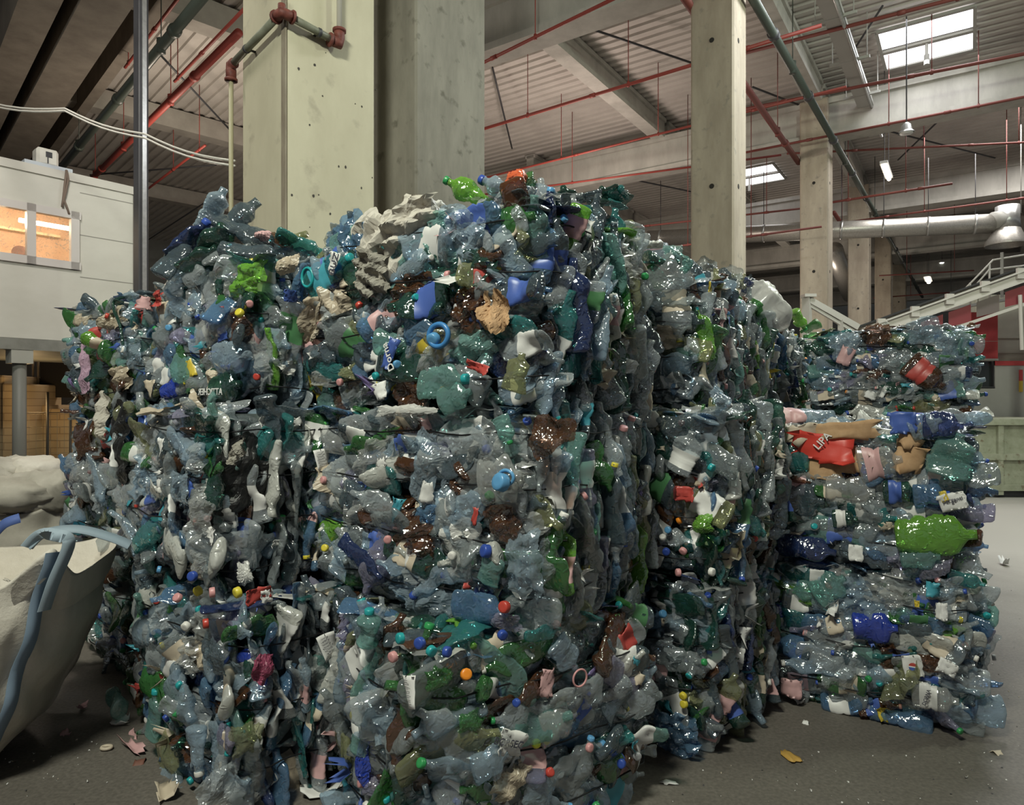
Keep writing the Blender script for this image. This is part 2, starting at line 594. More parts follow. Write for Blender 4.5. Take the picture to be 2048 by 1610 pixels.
def bale(key, corner, yaw, a, b, z0, h, label, pal='mix', seed=1, front='flat', right='edge', nf=52, nr=40, nfilm=18, nscr=16, ncap=14, wires=(.13, .38, .63, .87), dense=1.0, left=True, top=True, lean=0.0, bulge=.035, simple=False, tilt=0):
    """A wired bale. Local axes: x from the near corner's left end (-a) to 0, y into the hall (0..b), z up; front is y=0, right is x=0."""
    g = np.random.default_rng(seed)
    B = Bale()
    th = R(yaw)
    root = empty('plastic_bale', (corner[0], corner[1], z0), -th, label, 'bale', 'wired bales of crushed plastic bottles')
    B.root = root; B.a = a; B.b = b; B.h = h
    B.M = Matrix.Translation((corner[0], corner[1], z0)) @ rotz(-th)
    BALES[key] = B
    P_ = PAL[pal]
    ph = g.uniform(0, 6, 6)

    def off(face, u, v):
        Wd = {'front': a, 'right': b, 'left': b, 'back': a}[face]
        q = 1 - abs(2 * u / Wd - 1) ** 3
        e = 1 - abs(2 * v / h - 1) ** 4
        dw = min(abs(v - wf * h) for wf in wires)
        o_ = bulge * q * e + .028 * min(1, dw / .07) * e - .03 * (1 - q) - .02 * (1 - e)
        o_ += .014 * math.sin(u * 6 + ph[0]) * math.sin(v * 7 + ph[1]) + .010 * math.sin(u * 15 + ph[2] + v * 4)
        return o_ + lean * (v / h - .5)

    def pos(face, u, v, d):
        o_ = off(face, u, v) + d
        if face == 'front': return Vector((-a + u, -o_, v))
        if face == 'right': return Vector((o_, u, v))
        if face == 'left': return Vector((-a - o_, b - u, v))
        return Vector((-u, b + o_, v))
    FR = {'front': (Vector((1, 0, 0)), Vector((0, -1, 0))), 'right': (Vector((0, 1, 0)), Vector((1, 0, 0))), 'left': (Vector((0, -1, 0)), Vector((-1, 0, 0))), 'back': (Vector((-1, 0, 0)), Vector((0, 1, 0)))}
    UP = Vector((0, 0, 1))
    B.pos = pos; B.FR = FR

    def orient(face, style, jit=1.0):
        U, Nn = FR[face]
        if style == 'flat':
            base = frame(U, UP, Nn)          # length along u, width up, thickness outwards
            rot = (g.normal(0, .40) if g.uniform() < .75 else g.uniform(-PI, PI)) + (PI if g.uniform() < .5 else 0)
            return base @ rotz(rot) @ rotx(g.normal(0, .28 * jit)) @ roty(g.normal(0, .22 * jit))
        if style == 'wide':                  # crushed flat against the face, long side level
            base = frame(U, UP, Nn)
            return base @ rotz(g.normal(0, .16) + (PI if g.uniform() < .5 else 0)) @ rotx(g.normal(0, .45)) @ roty(g.normal(0, .15))
        if style == 'layer':                 # lying flat, seen from the edge
            base = frame(U, Nn, -UP) if g.uniform() < .5 else frame(-U, Nn, UP)
            return base @ rotz(g.normal(0, .5)) @ rotx(g.normal(0, .25)) @ roty(g.normal(0, .18))
        base = frame(UP, Nn, U)              # standing on edge: length up, thickness along u
        return base @ rotx(g.normal(0, .30 * jit)) @ roty(g.normal(0, .22 * jit)) @ rotz((PI if g.uniform() < .5 else 0) + g.normal(0, .22))

    # ---- the packed mass
    S = MB()
    n1, n2 = 8, 6
    # core: a closed box pulled in a little
    cin = .055
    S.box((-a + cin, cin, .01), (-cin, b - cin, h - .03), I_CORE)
    def stuff(face, style, nu, nv, dep=(-.045, .0), sc=1.0):
        Wd = {'front': a, 'right': b, 'left': b, 'back': a}[face]
        for i in range(nu):
            for j in range(nv):
                u = (i + g.uniform(.1, .9)) / nu * Wd; v = (j + g.uniform(.1, .9)) / nv * (h - .05) + .03
                Mx = Matrix.Translation(pos(face, u, v, g.uniform(*dep))) @ orient(face, style if g.uniform() < .85 else 'flat') @ Matrix.Scale(sc * g.uniform(.75, 1.1), 4)
                r_ = g.uniform()
                if r_ < .77:
                    V, Fs, _ = LOWB[g.integers(len(LOWB))]; mi = PETK.index(pick(g, P_))
                elif r_ < .94:
                    V, Fs, _ = LOWF[g.integers(len(LOWF))]; mi = PETK.index(pick(g, dict(film=5, sack=2, white=2, clear=5, slate=4, dark=3, black=1)))
                elif r_ < .98:
                    V, Fs, _ = LOWS[g.integers(len(LOWS))]; mi = I_LBL + g.choice([0, 0, 0, 0, 1, 2, 2, 3, 4, 5, 6, 6, 6]); Mx = Mx @ Matrix.Translation((0, 0, .03))
                else:
                    V, Fs, _ = LOWC; mi = I_CAP + g.integers(len(CAPC))
                S.add(tr(Mx, V), Fs, int(mi))
    k = dense
    if simple:
        stuff('front', front, int(6 * k) + 2, int(5 * k) + 2); stuff('right', right, int(6 * k) + 2, int(5 * k) + 2)
    else:
        stuff('front', front, max(3, int((9 if front != 'edge' else 16) * a * k)), max(3, int((14 if front != 'edge' else 9) * h * k)))
        stuff('right', right, max(3, int((9 if right != 'edge' else 17) * b * k)), max(3, int((14 if right != 'edge' else 9) * h * k)))
    if left: stuff('left', right, int(9 * b), int(6 * h))
    stuff('back', front, int(4 * a), int(4 * h))
    if top:
        nt = int(60 * a * b * k)
        for _ in range(nt):
            p = Vector((-a * g.uniform(.0, 1), b * g.uniform(0, 1), h - g.uniform(.0, .05)))
            V, Fs, _ = LOWB[g.integers(len(LOWB))] if g.uniform() < .7 else LOWF[g.integers(len(LOWF))]
            Mx = Matrix.Translation(p) @ rotz(g.uniform(0, 6.3)) @ rotx(g.normal(0, .15)) @ roty(g.normal(0, .15))
            S.add(tr(Mx, V), Fs, PETK.index(pick(g, P_)))
    so = S.build('packed_plastic', STUFFM, root, smooth=True)
    so['kind'] = 'stuff'

    # ---- bottles one can count
    def capc():
        return pick(g, dict(blue=5, light=2, white=3, pink=2, red=1, yellow=1.2, green=2, teal=2.5, orange=.4)) if g.uniform() < .32 else None
    def scatter(face, style, n):
        Wd = {'front': a, 'right': b, 'left': b, 'back': a}[face]
        asp = Wd / h * (.5 if style != 'edge' else 2.4)
        nu = max(2, int(round(math.sqrt(n * asp)))); nv = max(2, int(math.ceil(n / nu)))
        cells = [(i, j) for i in range(nu) for j in range(nv)]
        g.shuffle(cells)
        for (i, j) in cells[:n]:
            u = (i + g.uniform(.1, .9)) / nu * Wd; v = .05 + (j + g.uniform(.1, .9)) / nv * (h - .09)
            M = Matrix.Translation(pos(face, u, v, g.uniform(-.012, .022))) @ orient(face, style if g.uniform() < .9 else 'flat') @ Matrix.Scale(g.uniform(.72, 1.12), 4)
            put_bottle(root, M, g, pick(g, P_), capc())
    if simple:
        return B
    scatter('front', front, nf)
    scatter('right', right, nr)
    tot = a + b
    for i in range(nfilm):
        f_ = 'front' if g.uniform() < (.85 if right == 'edge' else .5) else 'right'
        Wd = a if f_ == 'front' else b
        M = Matrix.Translation(pos(f_, g.uniform(.05, .95) * Wd, g.uniform(.08, .95) * h, g.uniform(.0, .035))) @ orient(f_, 'flat') @ Matrix.Scale(g.uniform(.6, 1.1), 4)
        put(root, FILM[g.integers(len(FILM))], M, PET[pick(g, dict(film=6, sack=1.5, white=1.5, clear=4, ice=3, slate=2, brown=1, black=.4, lilac=1, olive=1))], 'film_scrap')
    for i in range(int(nscr * .6)):
        f_ = 'front' if g.uniform() < a / tot else 'right'
        Wd = a if f_ == 'front' else b
        M = Matrix.Translation(pos(f_, g.uniform(.03, .97) * Wd, g.uniform(.05, .95) * h, g.uniform(.03, .055))) @ orient(f_, 'flat') @ rotz(g.uniform(0, 3)) @ Matrix.Scale(g.uniform(.45, 1.0), 4)
        put(root, SCR[g.integers(len(SCR))], M, LBL[pick(g, dict(white=7, beige=5, pink=2, red=.6, blue=1.5, yellow=.4, cyan=.5, purple=.3, green=.7))], 'label_scrap')
    for i in range(int(ncap * .55)):
        f_ = 'front' if g.uniform() < a / tot else 'right'
        Wd = a if f_ == 'front' else b
        U, Nn = FR[f_]
        d = (Nn + Vector(g.normal(0, .4, 3))).normalized()
        M = Matrix.Translation(pos(f_, g.uniform(.03, .97) * Wd, g.uniform(.05, .95) * h, g.uniform(.03, .055))) @ d.to_track_quat('X', 'Z').to_matrix().to_4x4()
        put(root, CAPM, M, CAPC[pick(g, dict(blue=5, light=2, white=4, pink=3, red=1.5, yellow=1.2, green=2, teal=3, orange=.5, grey=2))], 'bottle_cap')
    # flattened pieces that stick out along the upper edge
    nseam = int(9 * (a + b) * dense)
    for i in range(nseam):
        f_ = 'front' if g.uniform() < a / tot else 'right'
        Wd = a if f_ == 'front' else b
        p = pos(f_, g.uniform(.02, .98) * Wd, h - g.uniform(-.01, .05), g.uniform(-.07, .02))
        M = Matrix.Translation(p) @ orient(f_, 'layer') @ Matrix.Scale(g.uniform(.7, 1.1), 4)
        if g.uniform() < .6:
            me = BOT[g.integers(len(BOT))][0]
            o = put(root, me, M @ Matrix.Diagonal((1, 1, .35, 1)), PET[pick(g, dict(slate=4, dark=3, clear=3, grey=3, teal=2, blue=2, olive=1, navy=2, brown=1))], 'flattened_bottle')
            if len(o.material_slots) > 1: slotmat(o, 1, LBL['white'])
        else:
            put(root, FILM[g.integers(len(FILM))], M @ Matrix.Diagonal((1, 1, .4, 1)), PET[pick(g, dict(film=4, slate=3, sack=2, clear=3, blue=2))], 'film_scrap')
    # ---- wires
    for wf in wires:
        pts = []
        ns_ = 14
        for f_, Wd in (('front', a), ('right', b), ('back', a), ('left', b)):
            for i in range(ns_):
                u = (i + .5) / ns_ * Wd
                pts.append(pos(f_, u, wf * h + .006 * math.sin(i * 1.3 + wf * 20) + g.normal(0, .002), .046))
        MB().tube(pts, .0034, 5, closed=True).build('baling_wire', WIRE, root, smooth=True)
    return B


def face_point(B, face, px, py, d=.05):
    """local point of a bale's face under a pixel"""
    Mi = B.M.inverted()
    o = Mi @ Vector((0, 0, CAM_Z))
    dr = Mi.to_3x3() @ Vector(((px - CX) / F, 1, -(py - CY) / F))
    if face == 'front':
        t = (-d - o.y) / dr.y
    elif face == 'right':
        t = (d - o.x) / dr.x
    else:
        t = (B.h + d - o.z) / dr.z
    return o + dr * t


# ------------------------------------------------------------------ the hall: floor, roof, columns, beams
YAW = 34.0
U = Vector((math.sin(R(YAW)), math.cos(R(YAW)), 0))       # along the hall
T = Vector((-math.cos(R(YAW)), math.sin(R(YAW)), 0))      # across the hall, to the left
Q0 = Vector((3.0, 9.2, 0))                                 # first slim column
BAY = 7.35
ROOF = 9.0

CONC = mottled('concrete_column', (.31, .265, .205), (.43, .375, .295), 3.0, .8, (1, 1, .28), .12, c3=(.27, .245, .20), scale2=9)
CONC_B = mottled('concrete_beam', (.37, .355, .325), (.48, .465, .425), 2.5, .8, (1, 1, .35), .08)
STEELP = plain('steel_painted_grey', (.36, .355, .33), .55)
PIPE_RED = plain('pipe_red', (.26, .04, .03), .55)
PIPE_DULL = plain('pipe_red_dull', (.17, .04, .032), .6)  # darker, duller red for the pipes further right
PIPE_DARK = plain('pipe_dark_green', (.045, .055, .045), .4)
GALV = mottled('galvanised_steel', (.42, .42, .41), (.55, .55, .54), 12, .32, metal=.75)
SHEET = mottled('roof_sheet', (.44, .41, .38), (.52, .49, .455), 1.2, .6)
DARKST = plain('steel_dark', (.045, .045, .05), .5)


def struct(o, label=None, cat=None):
    o['kind'] = 'structure'
    if label: o['label'] = label; o['category'] = cat
    return o


# floor: worn asphalt and screed
fm, nt, bs = nm('floor_worn_concrete')
N = nt.nodes; L = nt.links
tc = N.new('ShaderNodeTexCoord')
n1 = N.new('ShaderNodeTexNoise'); n1.inputs['Scale'].default_value = .55; n1.inputs['Detail'].default_value = 9; n1.inputs['Roughness'].default_value = .62
n2 = N.new('ShaderNodeTexNoise'); n2.inputs['Scale'].default_value = 60; n2.inputs['Detail'].default_value = 4
L.new(tc.outputs['Object'], n1.inputs['Vector']); L.new(tc.outputs['Object'], n2.inputs['Vector'])
c1 = N.new('ShaderNodeValToRGB'); c1.color_ramp.elements[0].position = .3; c1.color_ramp.elements[1].position = .7
c1.color_ramp.elements[0].color = (.105, .092, .078, 1); c1.color_ramp.elements[1].color = (.175, .158, .138, 1)
L.new(n1.outputs['Fac'], c1.inputs[0])
c2 = N.new('ShaderNodeValToRGB'); c2.color_ramp.elements[0].position = .35; c2.color_ramp.elements[1].position = .75
c2.color_ramp.elements[0].color = (.75, .75, .75, 1); c2.color_ramp.elements[1].color = (1.2, 1.2, 1.2, 1)
L.new(n2.outputs['Fac'], c2.inputs[0])
mu = N.new('ShaderNodeMixRGB'); mu.blend_type = 'MULTIPLY'; mu.inputs[0].default_value = 1
L.new(c1.outputs[0], mu.inputs[1]); L.new(c2.outputs[0], mu.inputs[2])
# the screed is paler further into the aisle: drier there, with skylight brightness painted in
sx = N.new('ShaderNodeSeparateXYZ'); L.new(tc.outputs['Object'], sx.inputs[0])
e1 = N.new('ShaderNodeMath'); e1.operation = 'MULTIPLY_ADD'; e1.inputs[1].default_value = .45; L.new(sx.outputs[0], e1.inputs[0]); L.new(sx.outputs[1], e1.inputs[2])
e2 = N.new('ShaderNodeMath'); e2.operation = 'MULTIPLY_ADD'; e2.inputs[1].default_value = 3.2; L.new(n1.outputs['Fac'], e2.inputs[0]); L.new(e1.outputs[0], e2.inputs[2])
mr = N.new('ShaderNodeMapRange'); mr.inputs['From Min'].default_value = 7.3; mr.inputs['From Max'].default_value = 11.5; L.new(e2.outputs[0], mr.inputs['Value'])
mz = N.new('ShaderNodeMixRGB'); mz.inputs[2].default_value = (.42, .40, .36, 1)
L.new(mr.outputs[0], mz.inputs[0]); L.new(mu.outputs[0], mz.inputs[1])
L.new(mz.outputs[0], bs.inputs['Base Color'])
bs.inputs['Roughness'].default_value = .62
bp = N.new('ShaderNodeBump'); bp.inputs['Strength'].default_value = .15; bp.inputs['Distance'].default_value = .01
L.new(n2.outputs['Fac'], bp.inputs['Height']); L.new(bp.outputs[0], bs.inputs['Normal'])
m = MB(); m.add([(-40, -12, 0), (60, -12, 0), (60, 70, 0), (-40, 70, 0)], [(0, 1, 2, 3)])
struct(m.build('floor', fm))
def corrugated(name, origin, along, across, s0, s1, t0, t1, z, pitch, depth, mat, cut=None):
    """trapezoid sheet: ribs run along `across`, repeat along `along`"""
    prof = []
    s = s0
    while s < s1:
        prof += [(s, 0), (s + pitch * .42, 0), (s + pitch * .5, depth), (s + pitch * .92, depth)]
        s += pitch
    V = []; Fs = []
    for t in (t0, t1):
        for (q, d) in prof:
            p = origin + along * q + across * t
            V.append((p.x, p.y, z + d))
    n = len(prof)
    for i in range(n - 1): Fs.append((i, i + 1, n + i + 1, n + i))
    mb = MB(); mb.add(V, Fs)
    o = mb.build(name, mat)
    if cut:
        import bmesh
        bm = bmesh.new(); bm.from_mesh(o.data)
        for (co, no) in cut:
            bmesh.ops.bisect_plane(bm, geom=bm.verts[:] + bm.edges[:] + bm.faces[:], plane_co=co, plane_no=no, clear_outer=True)
        bm.to_mesh(o.data); bm.free()
    return struct(o)


SPLIT = Vector((1, .215, 0)).normalized()       # the two roof halves meet behind the thick columns
# roof windows: holes are left in the sheets, glazed with bright panes
corr = corrugated('ceiling', Q0, U, T, -14, 46, -26, 26, ROOF, .26, .045, SHEET, cut=[((0, 0, 0), -SPLIT)])
corr.name = 'ceiling_right'
YL = 46.5
UL = Vector((math.sin(R(YL)), math.cos(R(YL)), 0)); TL = Vector((-math.cos(R(YL)), math.sin(R(YL)), 0))
corr = corrugated('ceiling_left', Vector((-7.5, 18, 0)), UL, TL, -24, 30, -34, 30, ROOF + .02, .26, .045, SHEET, cut=[((0, 0, 0), SPLIT)])


def prism_beam(name, p, q, wd, z0, z1, mat, flange=None, fl_h=.14):
    m = MB()
    p = Vector((p.x, p.y, 0)); q = Vector((q.x, q.y, 0))
    m.bar(p + Vector((0, 0, (z0 + z1) / 2)), q + Vector((0, 0, (z0 + z1) / 2)), wd, z1 - z0 - (.04 if flange else 0))
    if flange:
        for zz in (z0 + fl_h / 2, z1 - fl_h / 2):
            m.bar(p + Vector((0, 0, zz)), q + Vector((0, 0, zz)), flange, fl_h)
    return struct(m.build(name, mat))


# slim columns along the hall
cols = []
for k in range(5):
    p = Q0 + U * (BAY * k) 
    # near corner at p: left face runs along T, right face along U
    m = MB()
    A = .60; Bq = .62
    pts = [p, p + U * Bq, p + U * Bq + T * A, p + T * A]
    c = .025
    V = []
    for z in (0, ROOF - .5):
        for i in range(4):
            a0 = pts[i]; nx = (pts[(i + 1) % 4] - a0).normalized(); pv = (pts[i - 1] - a0).normalized()
            for d in (pv, nx):
                q = a0 + d * c; V.append((q.x, q.y, z))
    Fs = [tuple(range(7, -1, -1)), tuple(range(8, 16))] + [(i, (i + 1) % 8, 8 + (i + 1) % 8, 8 + i) for i in range(8)]
    m.add(V, Fs)
    o = struct(m.build('concrete_column', CONC), ['slim concrete column nearest the camera, behind the long bale row', 'second slim concrete column down the hall, behind the first one', 'third slim concrete column, just left of the low conveyor', 'fourth slim concrete column in the shade further down the hall', 'last slim concrete column at the far end of the line'][k], 'column')
    o['group'] = 'slim concrete columns along the hall'
    # lifting sockets: small dark round holes in both faces
    hm = MB()
    for hz in (1.62 + 738 * 9.2 / F, 4.6):
        for (c0, ax, nn) in ((p + T * .30, T, -U), (p + U * .22, U, -T)):
            cc = c0 + Vector((0, 0, hz)) + nn * .004
            ring = [cc + (ax * math.cos(t_) + Vector((0, 0, 1)) * math.sin(t_)) * .035 for t_ in np.linspace(0, 2 * PI, 12, endpoint=False)]
            n0 = len(ring)
            hm.add([tuple(v) for v in ring] + [tuple(v + nn * -.02) for v in ring], [tuple(range(n0))] + [(i, (i + 1) % n0, n0 + (i + 1) % n0, n0 + i) for i in range(n0)])
    h_ = hm.build('lifting_socket', plain('socket_dark%d' % k, (.02, .018, .015), .9), o)
    cols.append(p)

# cross beams on the column lines
for k in range(0, 6):
    p = Q0 + U * (BAY * k + .31)
    if k == 0:
        q0, q1 = p + T * .6, p + T * 6.2
    else:
        q0, q1 = p - T * 18, p + T * 13.5
    o = prism_beam('concrete_beam', q0, q1, .34, 7.62, 8.5, CONC_B, flange=.5, fl_h=.12)
    tag(o, ['deep concrete cross beam overhead, left of the nearest slim column', 'long pale concrete cross beam over the second slim column', 'third concrete cross beam, over the third slim column', 'fourth concrete cross beam in the dim part of the hall', 'fifth concrete cross beam, far down the hall', 'last concrete cross beam at the end of the hall'][k], 'beam', 'concrete cross beams')
    o['kind'] = 'structure'
# purlins between the beams
pi_ = 0
for t_ in (-16.2, -12.4, -8.6, -4.7, .3, 4.05, 8.2):
    for k in range(-1, 5):
        p = Q0 + T * t_ + U * (BAY * k + .4)
        if k == -1 and t_ > -4: continue
        if t_ > 4.1 and k < 1: continue
        q = p + U * (BAY - .2)
        if (p.x + .215 * p.y) < .6 and t_ > 0: continue
        o = prism_beam('roof_purlin', p, q, .24, 8.46, 8.98, CONC_B, flange=.34, fl_h=.10)
        o['kind'] = 'structure'

# thick columns behind the bales
def thick_col(name, px, y, A, Bq, yaw, label, mat):
    p = W(px, CY, y); p.z = 0
    t = Vector((-math.cos(R(yaw)), math.sin(R(yaw)), 0)); u = Vector((math.sin(R(yaw)), math.cos(R(yaw)), 0))
    pts = [p, p + u * Bq, p + u * Bq + t * A, p + t * A]
    V = []; c = .02
    for z in (0, ROOF + .3):
        for i in range(4):
            a0 = pts[i]; nx = (pts[(i + 1) % 4] - a0).normalized(); pv = (pts[i - 1] - a0).normalized()
            for d in (pv, nx):
                q = a0 + d * c; V.append((q.x, q.y, z))
    Fs = [tuple(range(7, -1, -1)), tuple(range(8, 16))] + [(i, (i + 1) % 8, 8 + (i + 1) % 8, 8 + i) for i in range(8)]
    o = struct(MB().add(V, Fs).build(name, mat), label, 'column')
    return o, p, t, u


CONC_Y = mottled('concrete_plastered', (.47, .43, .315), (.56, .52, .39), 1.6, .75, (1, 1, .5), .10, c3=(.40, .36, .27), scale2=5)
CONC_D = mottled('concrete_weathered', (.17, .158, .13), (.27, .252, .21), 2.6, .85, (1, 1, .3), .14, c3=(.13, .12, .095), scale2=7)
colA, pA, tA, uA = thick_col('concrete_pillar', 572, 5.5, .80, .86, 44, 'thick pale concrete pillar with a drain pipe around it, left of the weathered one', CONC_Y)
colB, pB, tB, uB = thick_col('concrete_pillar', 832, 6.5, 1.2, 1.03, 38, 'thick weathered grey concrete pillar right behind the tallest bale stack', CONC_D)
for o in (colA, colB): o['group'] = 'thick concrete pillars'
# pock marks
pk = MB(); gp = np.random.default_rng(5)
for _ in range(26):
    s_ = gp.uniform(.05, .88); z_ = gp.uniform(2.3, 4.7); r_ = gp.uniform(.003, .011)
    c_ = pA + uA * s_ + Vector((0, 0, z_)) - tA * .003
    ring = [c_ + (uA * math.cos(q) * r_ + Vector((0, 0, 1)) * math.sin(q) * r_ * gp.uniform(.8, 1.8)) for q in np.linspace(0, 2 * PI, 8, endpoint=False)]
    pk.add([tuple(v) for v in ring] + [tuple(v + tA * .01) for v in ring], [tuple(range(8))] + [(i, (i + 1) % 8, 8 + (i + 1) % 8, 8 + i) for i in range(8)])
pk.build('pock_marks', plain('pock_dark', (.05, .045, .04), .9), colA)
# metal corner strip of the pillar
m = MB(); m.bar(pA + Vector((0, 0, 0.02)) + (tA * .025 - uA * .005), pA + Vector((0, 0, 8.9)) + (tA * .025 - uA * .005), .07, .012, up=-uA)
m.build('corner_strip', mottled('strip_rusty', (.20, .16, .12), (.33, .29, .22), 6, .7, (1, 1, .4)), colA)

# drain pipe around the thick pillar
GREYP = mottled('pipe_grey_green', (.16, .165, .12), (.23, .235, .18), 8, .5)
RUST = mottled('pipe_fitting_rust', (.10, .025, .02), (.20, .06, .045), 20, .6)
ZP = 1.62 + 772 * 5.45 / F
dp = empty('drain_pipe', pA - tA * .07 - uA * .07, 0, 'grey drain pipe with rust red fittings wrapped around the thick pale pillar', 'pipe')
def dpp(v): return v - dp.location
c0 = pA - tA * .075 - uA * .075 + Vector((0, 0, ZP))
le = c0 + tA * .93 + Vector((0, 0, -.10)); re_ = c0 + uA * .52 + Vector((0, 0, -.05))
MB().tube([dpp(c0 + tA * .03), dpp(le)], .03, 12).build('pipe_run', GREYP, dp, True)
MB().tube([dpp(c0 + uA * .03), dpp(re_)], .03, 12).build('pipe_run', GREYP, dp, True)
for q in (c0, ):
    f = MB(); f.tube([dpp(q + tA * .10), dpp(q + tA * .03), dpp(q), dpp(q + uA * .03), dpp(q + uA * .10)], .042, 12)
    f.tube([dpp(q + tA * .10), dpp(q + tA * .085)], .055, 12); f.tube([dpp(q + uA * .10), dpp(q + uA * .085)], .055, 12)
    f.tube([dpp(q - Vector((0, 0, .01))), dpp(q + Vector((0, 0, .065)))], .03, 10)
    f.build('elbow_fitting', RUST, dp, True)
f = MB(); f.tube([dpp(re_ - uA * .08), dpp(re_), dpp(re_ + Vector((0, 0, .04))), dpp(re_ + Vector((0, 0, .12)))], .045, 12); f.tube([dpp(re_ + Vector((0, 0, .10))), dpp(re_ + Vector((0, 0, .12)))], .058, 12)
f.tube([dpp(re_ - uA * .08), dpp(re_ - uA * .095)], .058, 12)
f.build('elbow_fitting', RUST, dp, True)
MB().tube([dpp(re_ + Vector((0, 0, .1))), dpp(re_ + Vector((0, 0, 3.5)))], .022, 10).build('pipe_run', plain('pipe_white', (.55, .52, .46), .4), dp, True)
f = MB(); f.tube([dpp(le - tA * .06), dpp(le), dpp(le - Vector((0, 0, .05))), dpp(le - Vector((0, 0, .14)))], .045, 12); f.tube([dpp(le - Vector((0, 0, .12))), dpp(le - Vector((0, 0, .14)))], .056, 12)
f.build('elbow_fitting', RUST, dp, True)
MB().tube([dpp(le - Vector((0, 0, .12))), dpp(le - Vector((0, 0, 3.0)))], .02, 10).build('pipe_run', plain('pipe_yellowed', (.40, .37, .24), .5), dp, True)
for q, ax in ((c0 + tA * .62 + Vector((0, 0, -.065)), tA), (c0 + uA * .33 + Vector((0, 0, -.03)), uA)):
    f = MB(); f.tube([dpp(q - ax * .012), dpp(q + ax * .012)], .036, 12)
    f.bar(dpp(q), dpp(q + (uA if ax is tA else tA) * .08), .02, .012)
    f.build('pipe_clamp', DARKST, dp, True)

# ------------------------------------------------------------------ roof windows
def skylight(name, c, su, st, label):
    """c on the roof; strips side by side, glazing with rails, on a raised kerb"""
    r_ = empty(name, c, 0, label, 'skylight')
    o = Vector((0, 0, 0))
    gl = emit('skylight_glass', (1.0, .99, 1.0), 3.0)
    for i in (0, 1):
        m = MB(); p = U * (-su / 2 + i * (su / 2 + .09)) 
        m.bar(p - T * st / 2 + U * su * .22 + Vector((0, 0, -.03)), p + T * st / 2 + U * su * .22 + Vector((0, 0, -.03)), su * .44, .02)
        m.build('pane', gl, r_)
    m = MB()
    m.bar(U * .045 - T * st / 2 + Vector((0, 0, -.045)), U * .045 + T * st / 2 + Vector((0, 0, -.045)), .12, .05)
    for s_ in (-1, 1):
        m.bar(U * (su / 2 + .04) * s_ - T * st / 2 + Vector((0, 0, -.04)), U * (su / 2 + .04) * s_ + T * st / 2 + Vector((0, 0, -.04)), .08, .05)
        m.bar(T * (st / 2) * s_ - U * su / 2 + Vector((0, 0, -.04)), T * (st / 2) * s_ + U * su / 2 + Vector((0, 0, -.04)), .06, .05)
    m.build('frame', STEELP, r_)
    m = MB(); m.tube([U * .05 + Vector((0, 0, -.05)), U * .05 + Vector((0, 0, -.45))], .03, 8); m.tube([U * .05 + Vector((0, 0, -.3)), U * .05 + Vector((0, 0, -.5))], .05, 8)
    m.build('opener', STEELP, r_)
    return r_


skylight('skylight', HZ(1853, 78, ROOF), 1.75, 1.62, 'bright twin roof window high above the right bale stack')
skylight('skylight', HZ(1498, 351, ROOF), 1.7, 1.9, 'bright roof window partly hidden behind the nearest slim column')

# ------------------------------------------------------------------ pipes, rods, ducts
def run(name, pts, r, mat, label, cat, rods=(), joints=0, group=None, rodtop=9.0, jm=None):
    """a pipe through world points with hanger rods (fractions along it) and couplings"""
    pts = [Vector(p) for p in pts]
    base = pts[0]
    r_ = empty(name, base, 0, label, cat, group)
    r = r * .8
    MB().tube([p - base for p in pts], r, 10).build('pipe_run', mat, r_, True)
    p, q = pts[0], pts[-1]
    for f_ in rods:
        c = p.lerp(q, f_)
        m = MB(); m.tube([c - base, Vector((c.x, c.y, rodtop)) - base], .009, 6)
        m.tube([c - base + Vector((0, 0, -r * 1.3)), c - base + Vector((0, 0, r * 1.6))], r * .9, 8)
        m.build('hanger_rod', mat, r_, True)
    d = (q - p).normalized()
    for i in range(joints):
        c = p.lerp(q, (i + .6) / joints)
        m = MB(); m.tube([c - base - d * .06, c - base + d * .06], r * 1.3, 10)
        m.build('coupling', jm or mat, r_, True)
    return r_


def through(px0, py0, px1, py1, z, ext0=0, ext1=0):
    """a level line at height z whose two pixels fix its course, extended by metres"""
    a = HZ(px0, py0, z); b = HZ(px1, py1, z)
    d = (b - a).normalized()
    return [a - d * ext0, b + d * ext1]


def cross(px, py, z, t0, t1):
    """line along T through the point at height z under a pixel"""
    a = HZ(px, py, z)
    return [a - T * t0, a + T * t1]


def along(px, py, z, t0, t1):
    a = HZ(px, py, z)
    return [a - U * t0, a + U * t1]


run('sprinkler_pipe', through(963, 127, 1222, 0, 7.35, 2, 3), .035, PIPE_RED, 'red sprinkler pipe along the nearest concrete cross beam', 'pipe', (.42, .75), 2, rodtop=8.4)
run('sprinkler_pipe', through(963, 259, 1381, 131, 7.7, 2, 2.2), .04, PIPE_RED, 'red sprinkler pipe crossing below the ribbed roof, left of the nearest slim column', 'pipe', (.36, .62, .8), 3)
run('sprinkler_pipe', through(1040, 338, 1381, 252, 7.45, 5, 3), .03, PIPE_RED, 'red sprinkler pipe in front of the long pale cross beam', 'pipe', (.3, .5, .7, .85), 3)
run('sprinkler_pipe', through(1501, 103, 1900, 0, 8.1, .7, 4), .04, PIPE_DULL, 'topmost red sprinkler pipe right of the nearest slim column', 'pipe', (.5, .75), 4)
run('sprinkler_pipe', through(1501, 216, 2048, 108, 7.9, .7, 6), .04, PIPE_DULL, 'dark red sprinkler pipe just below the bright twin roof window', 'pipe', (.35, .5, .66), 5)
run('sprinkler_pipe', through(1566, 290, 2048, 194, 7.5, 1, 5), .033, PIPE_DULL, 'red sprinkler pipe along the lower edge of the lit cross beam', 'pipe', (.3, .45, .6), 4)
run('sprinkler_pipe', through(1600, 306, 2048, 285, 7.6, .3, 5), .03, PIPE_DULL, 'thin red sprinkler pipe behind the lit cross beam', 'pipe', (.3, .5, .7), 4)
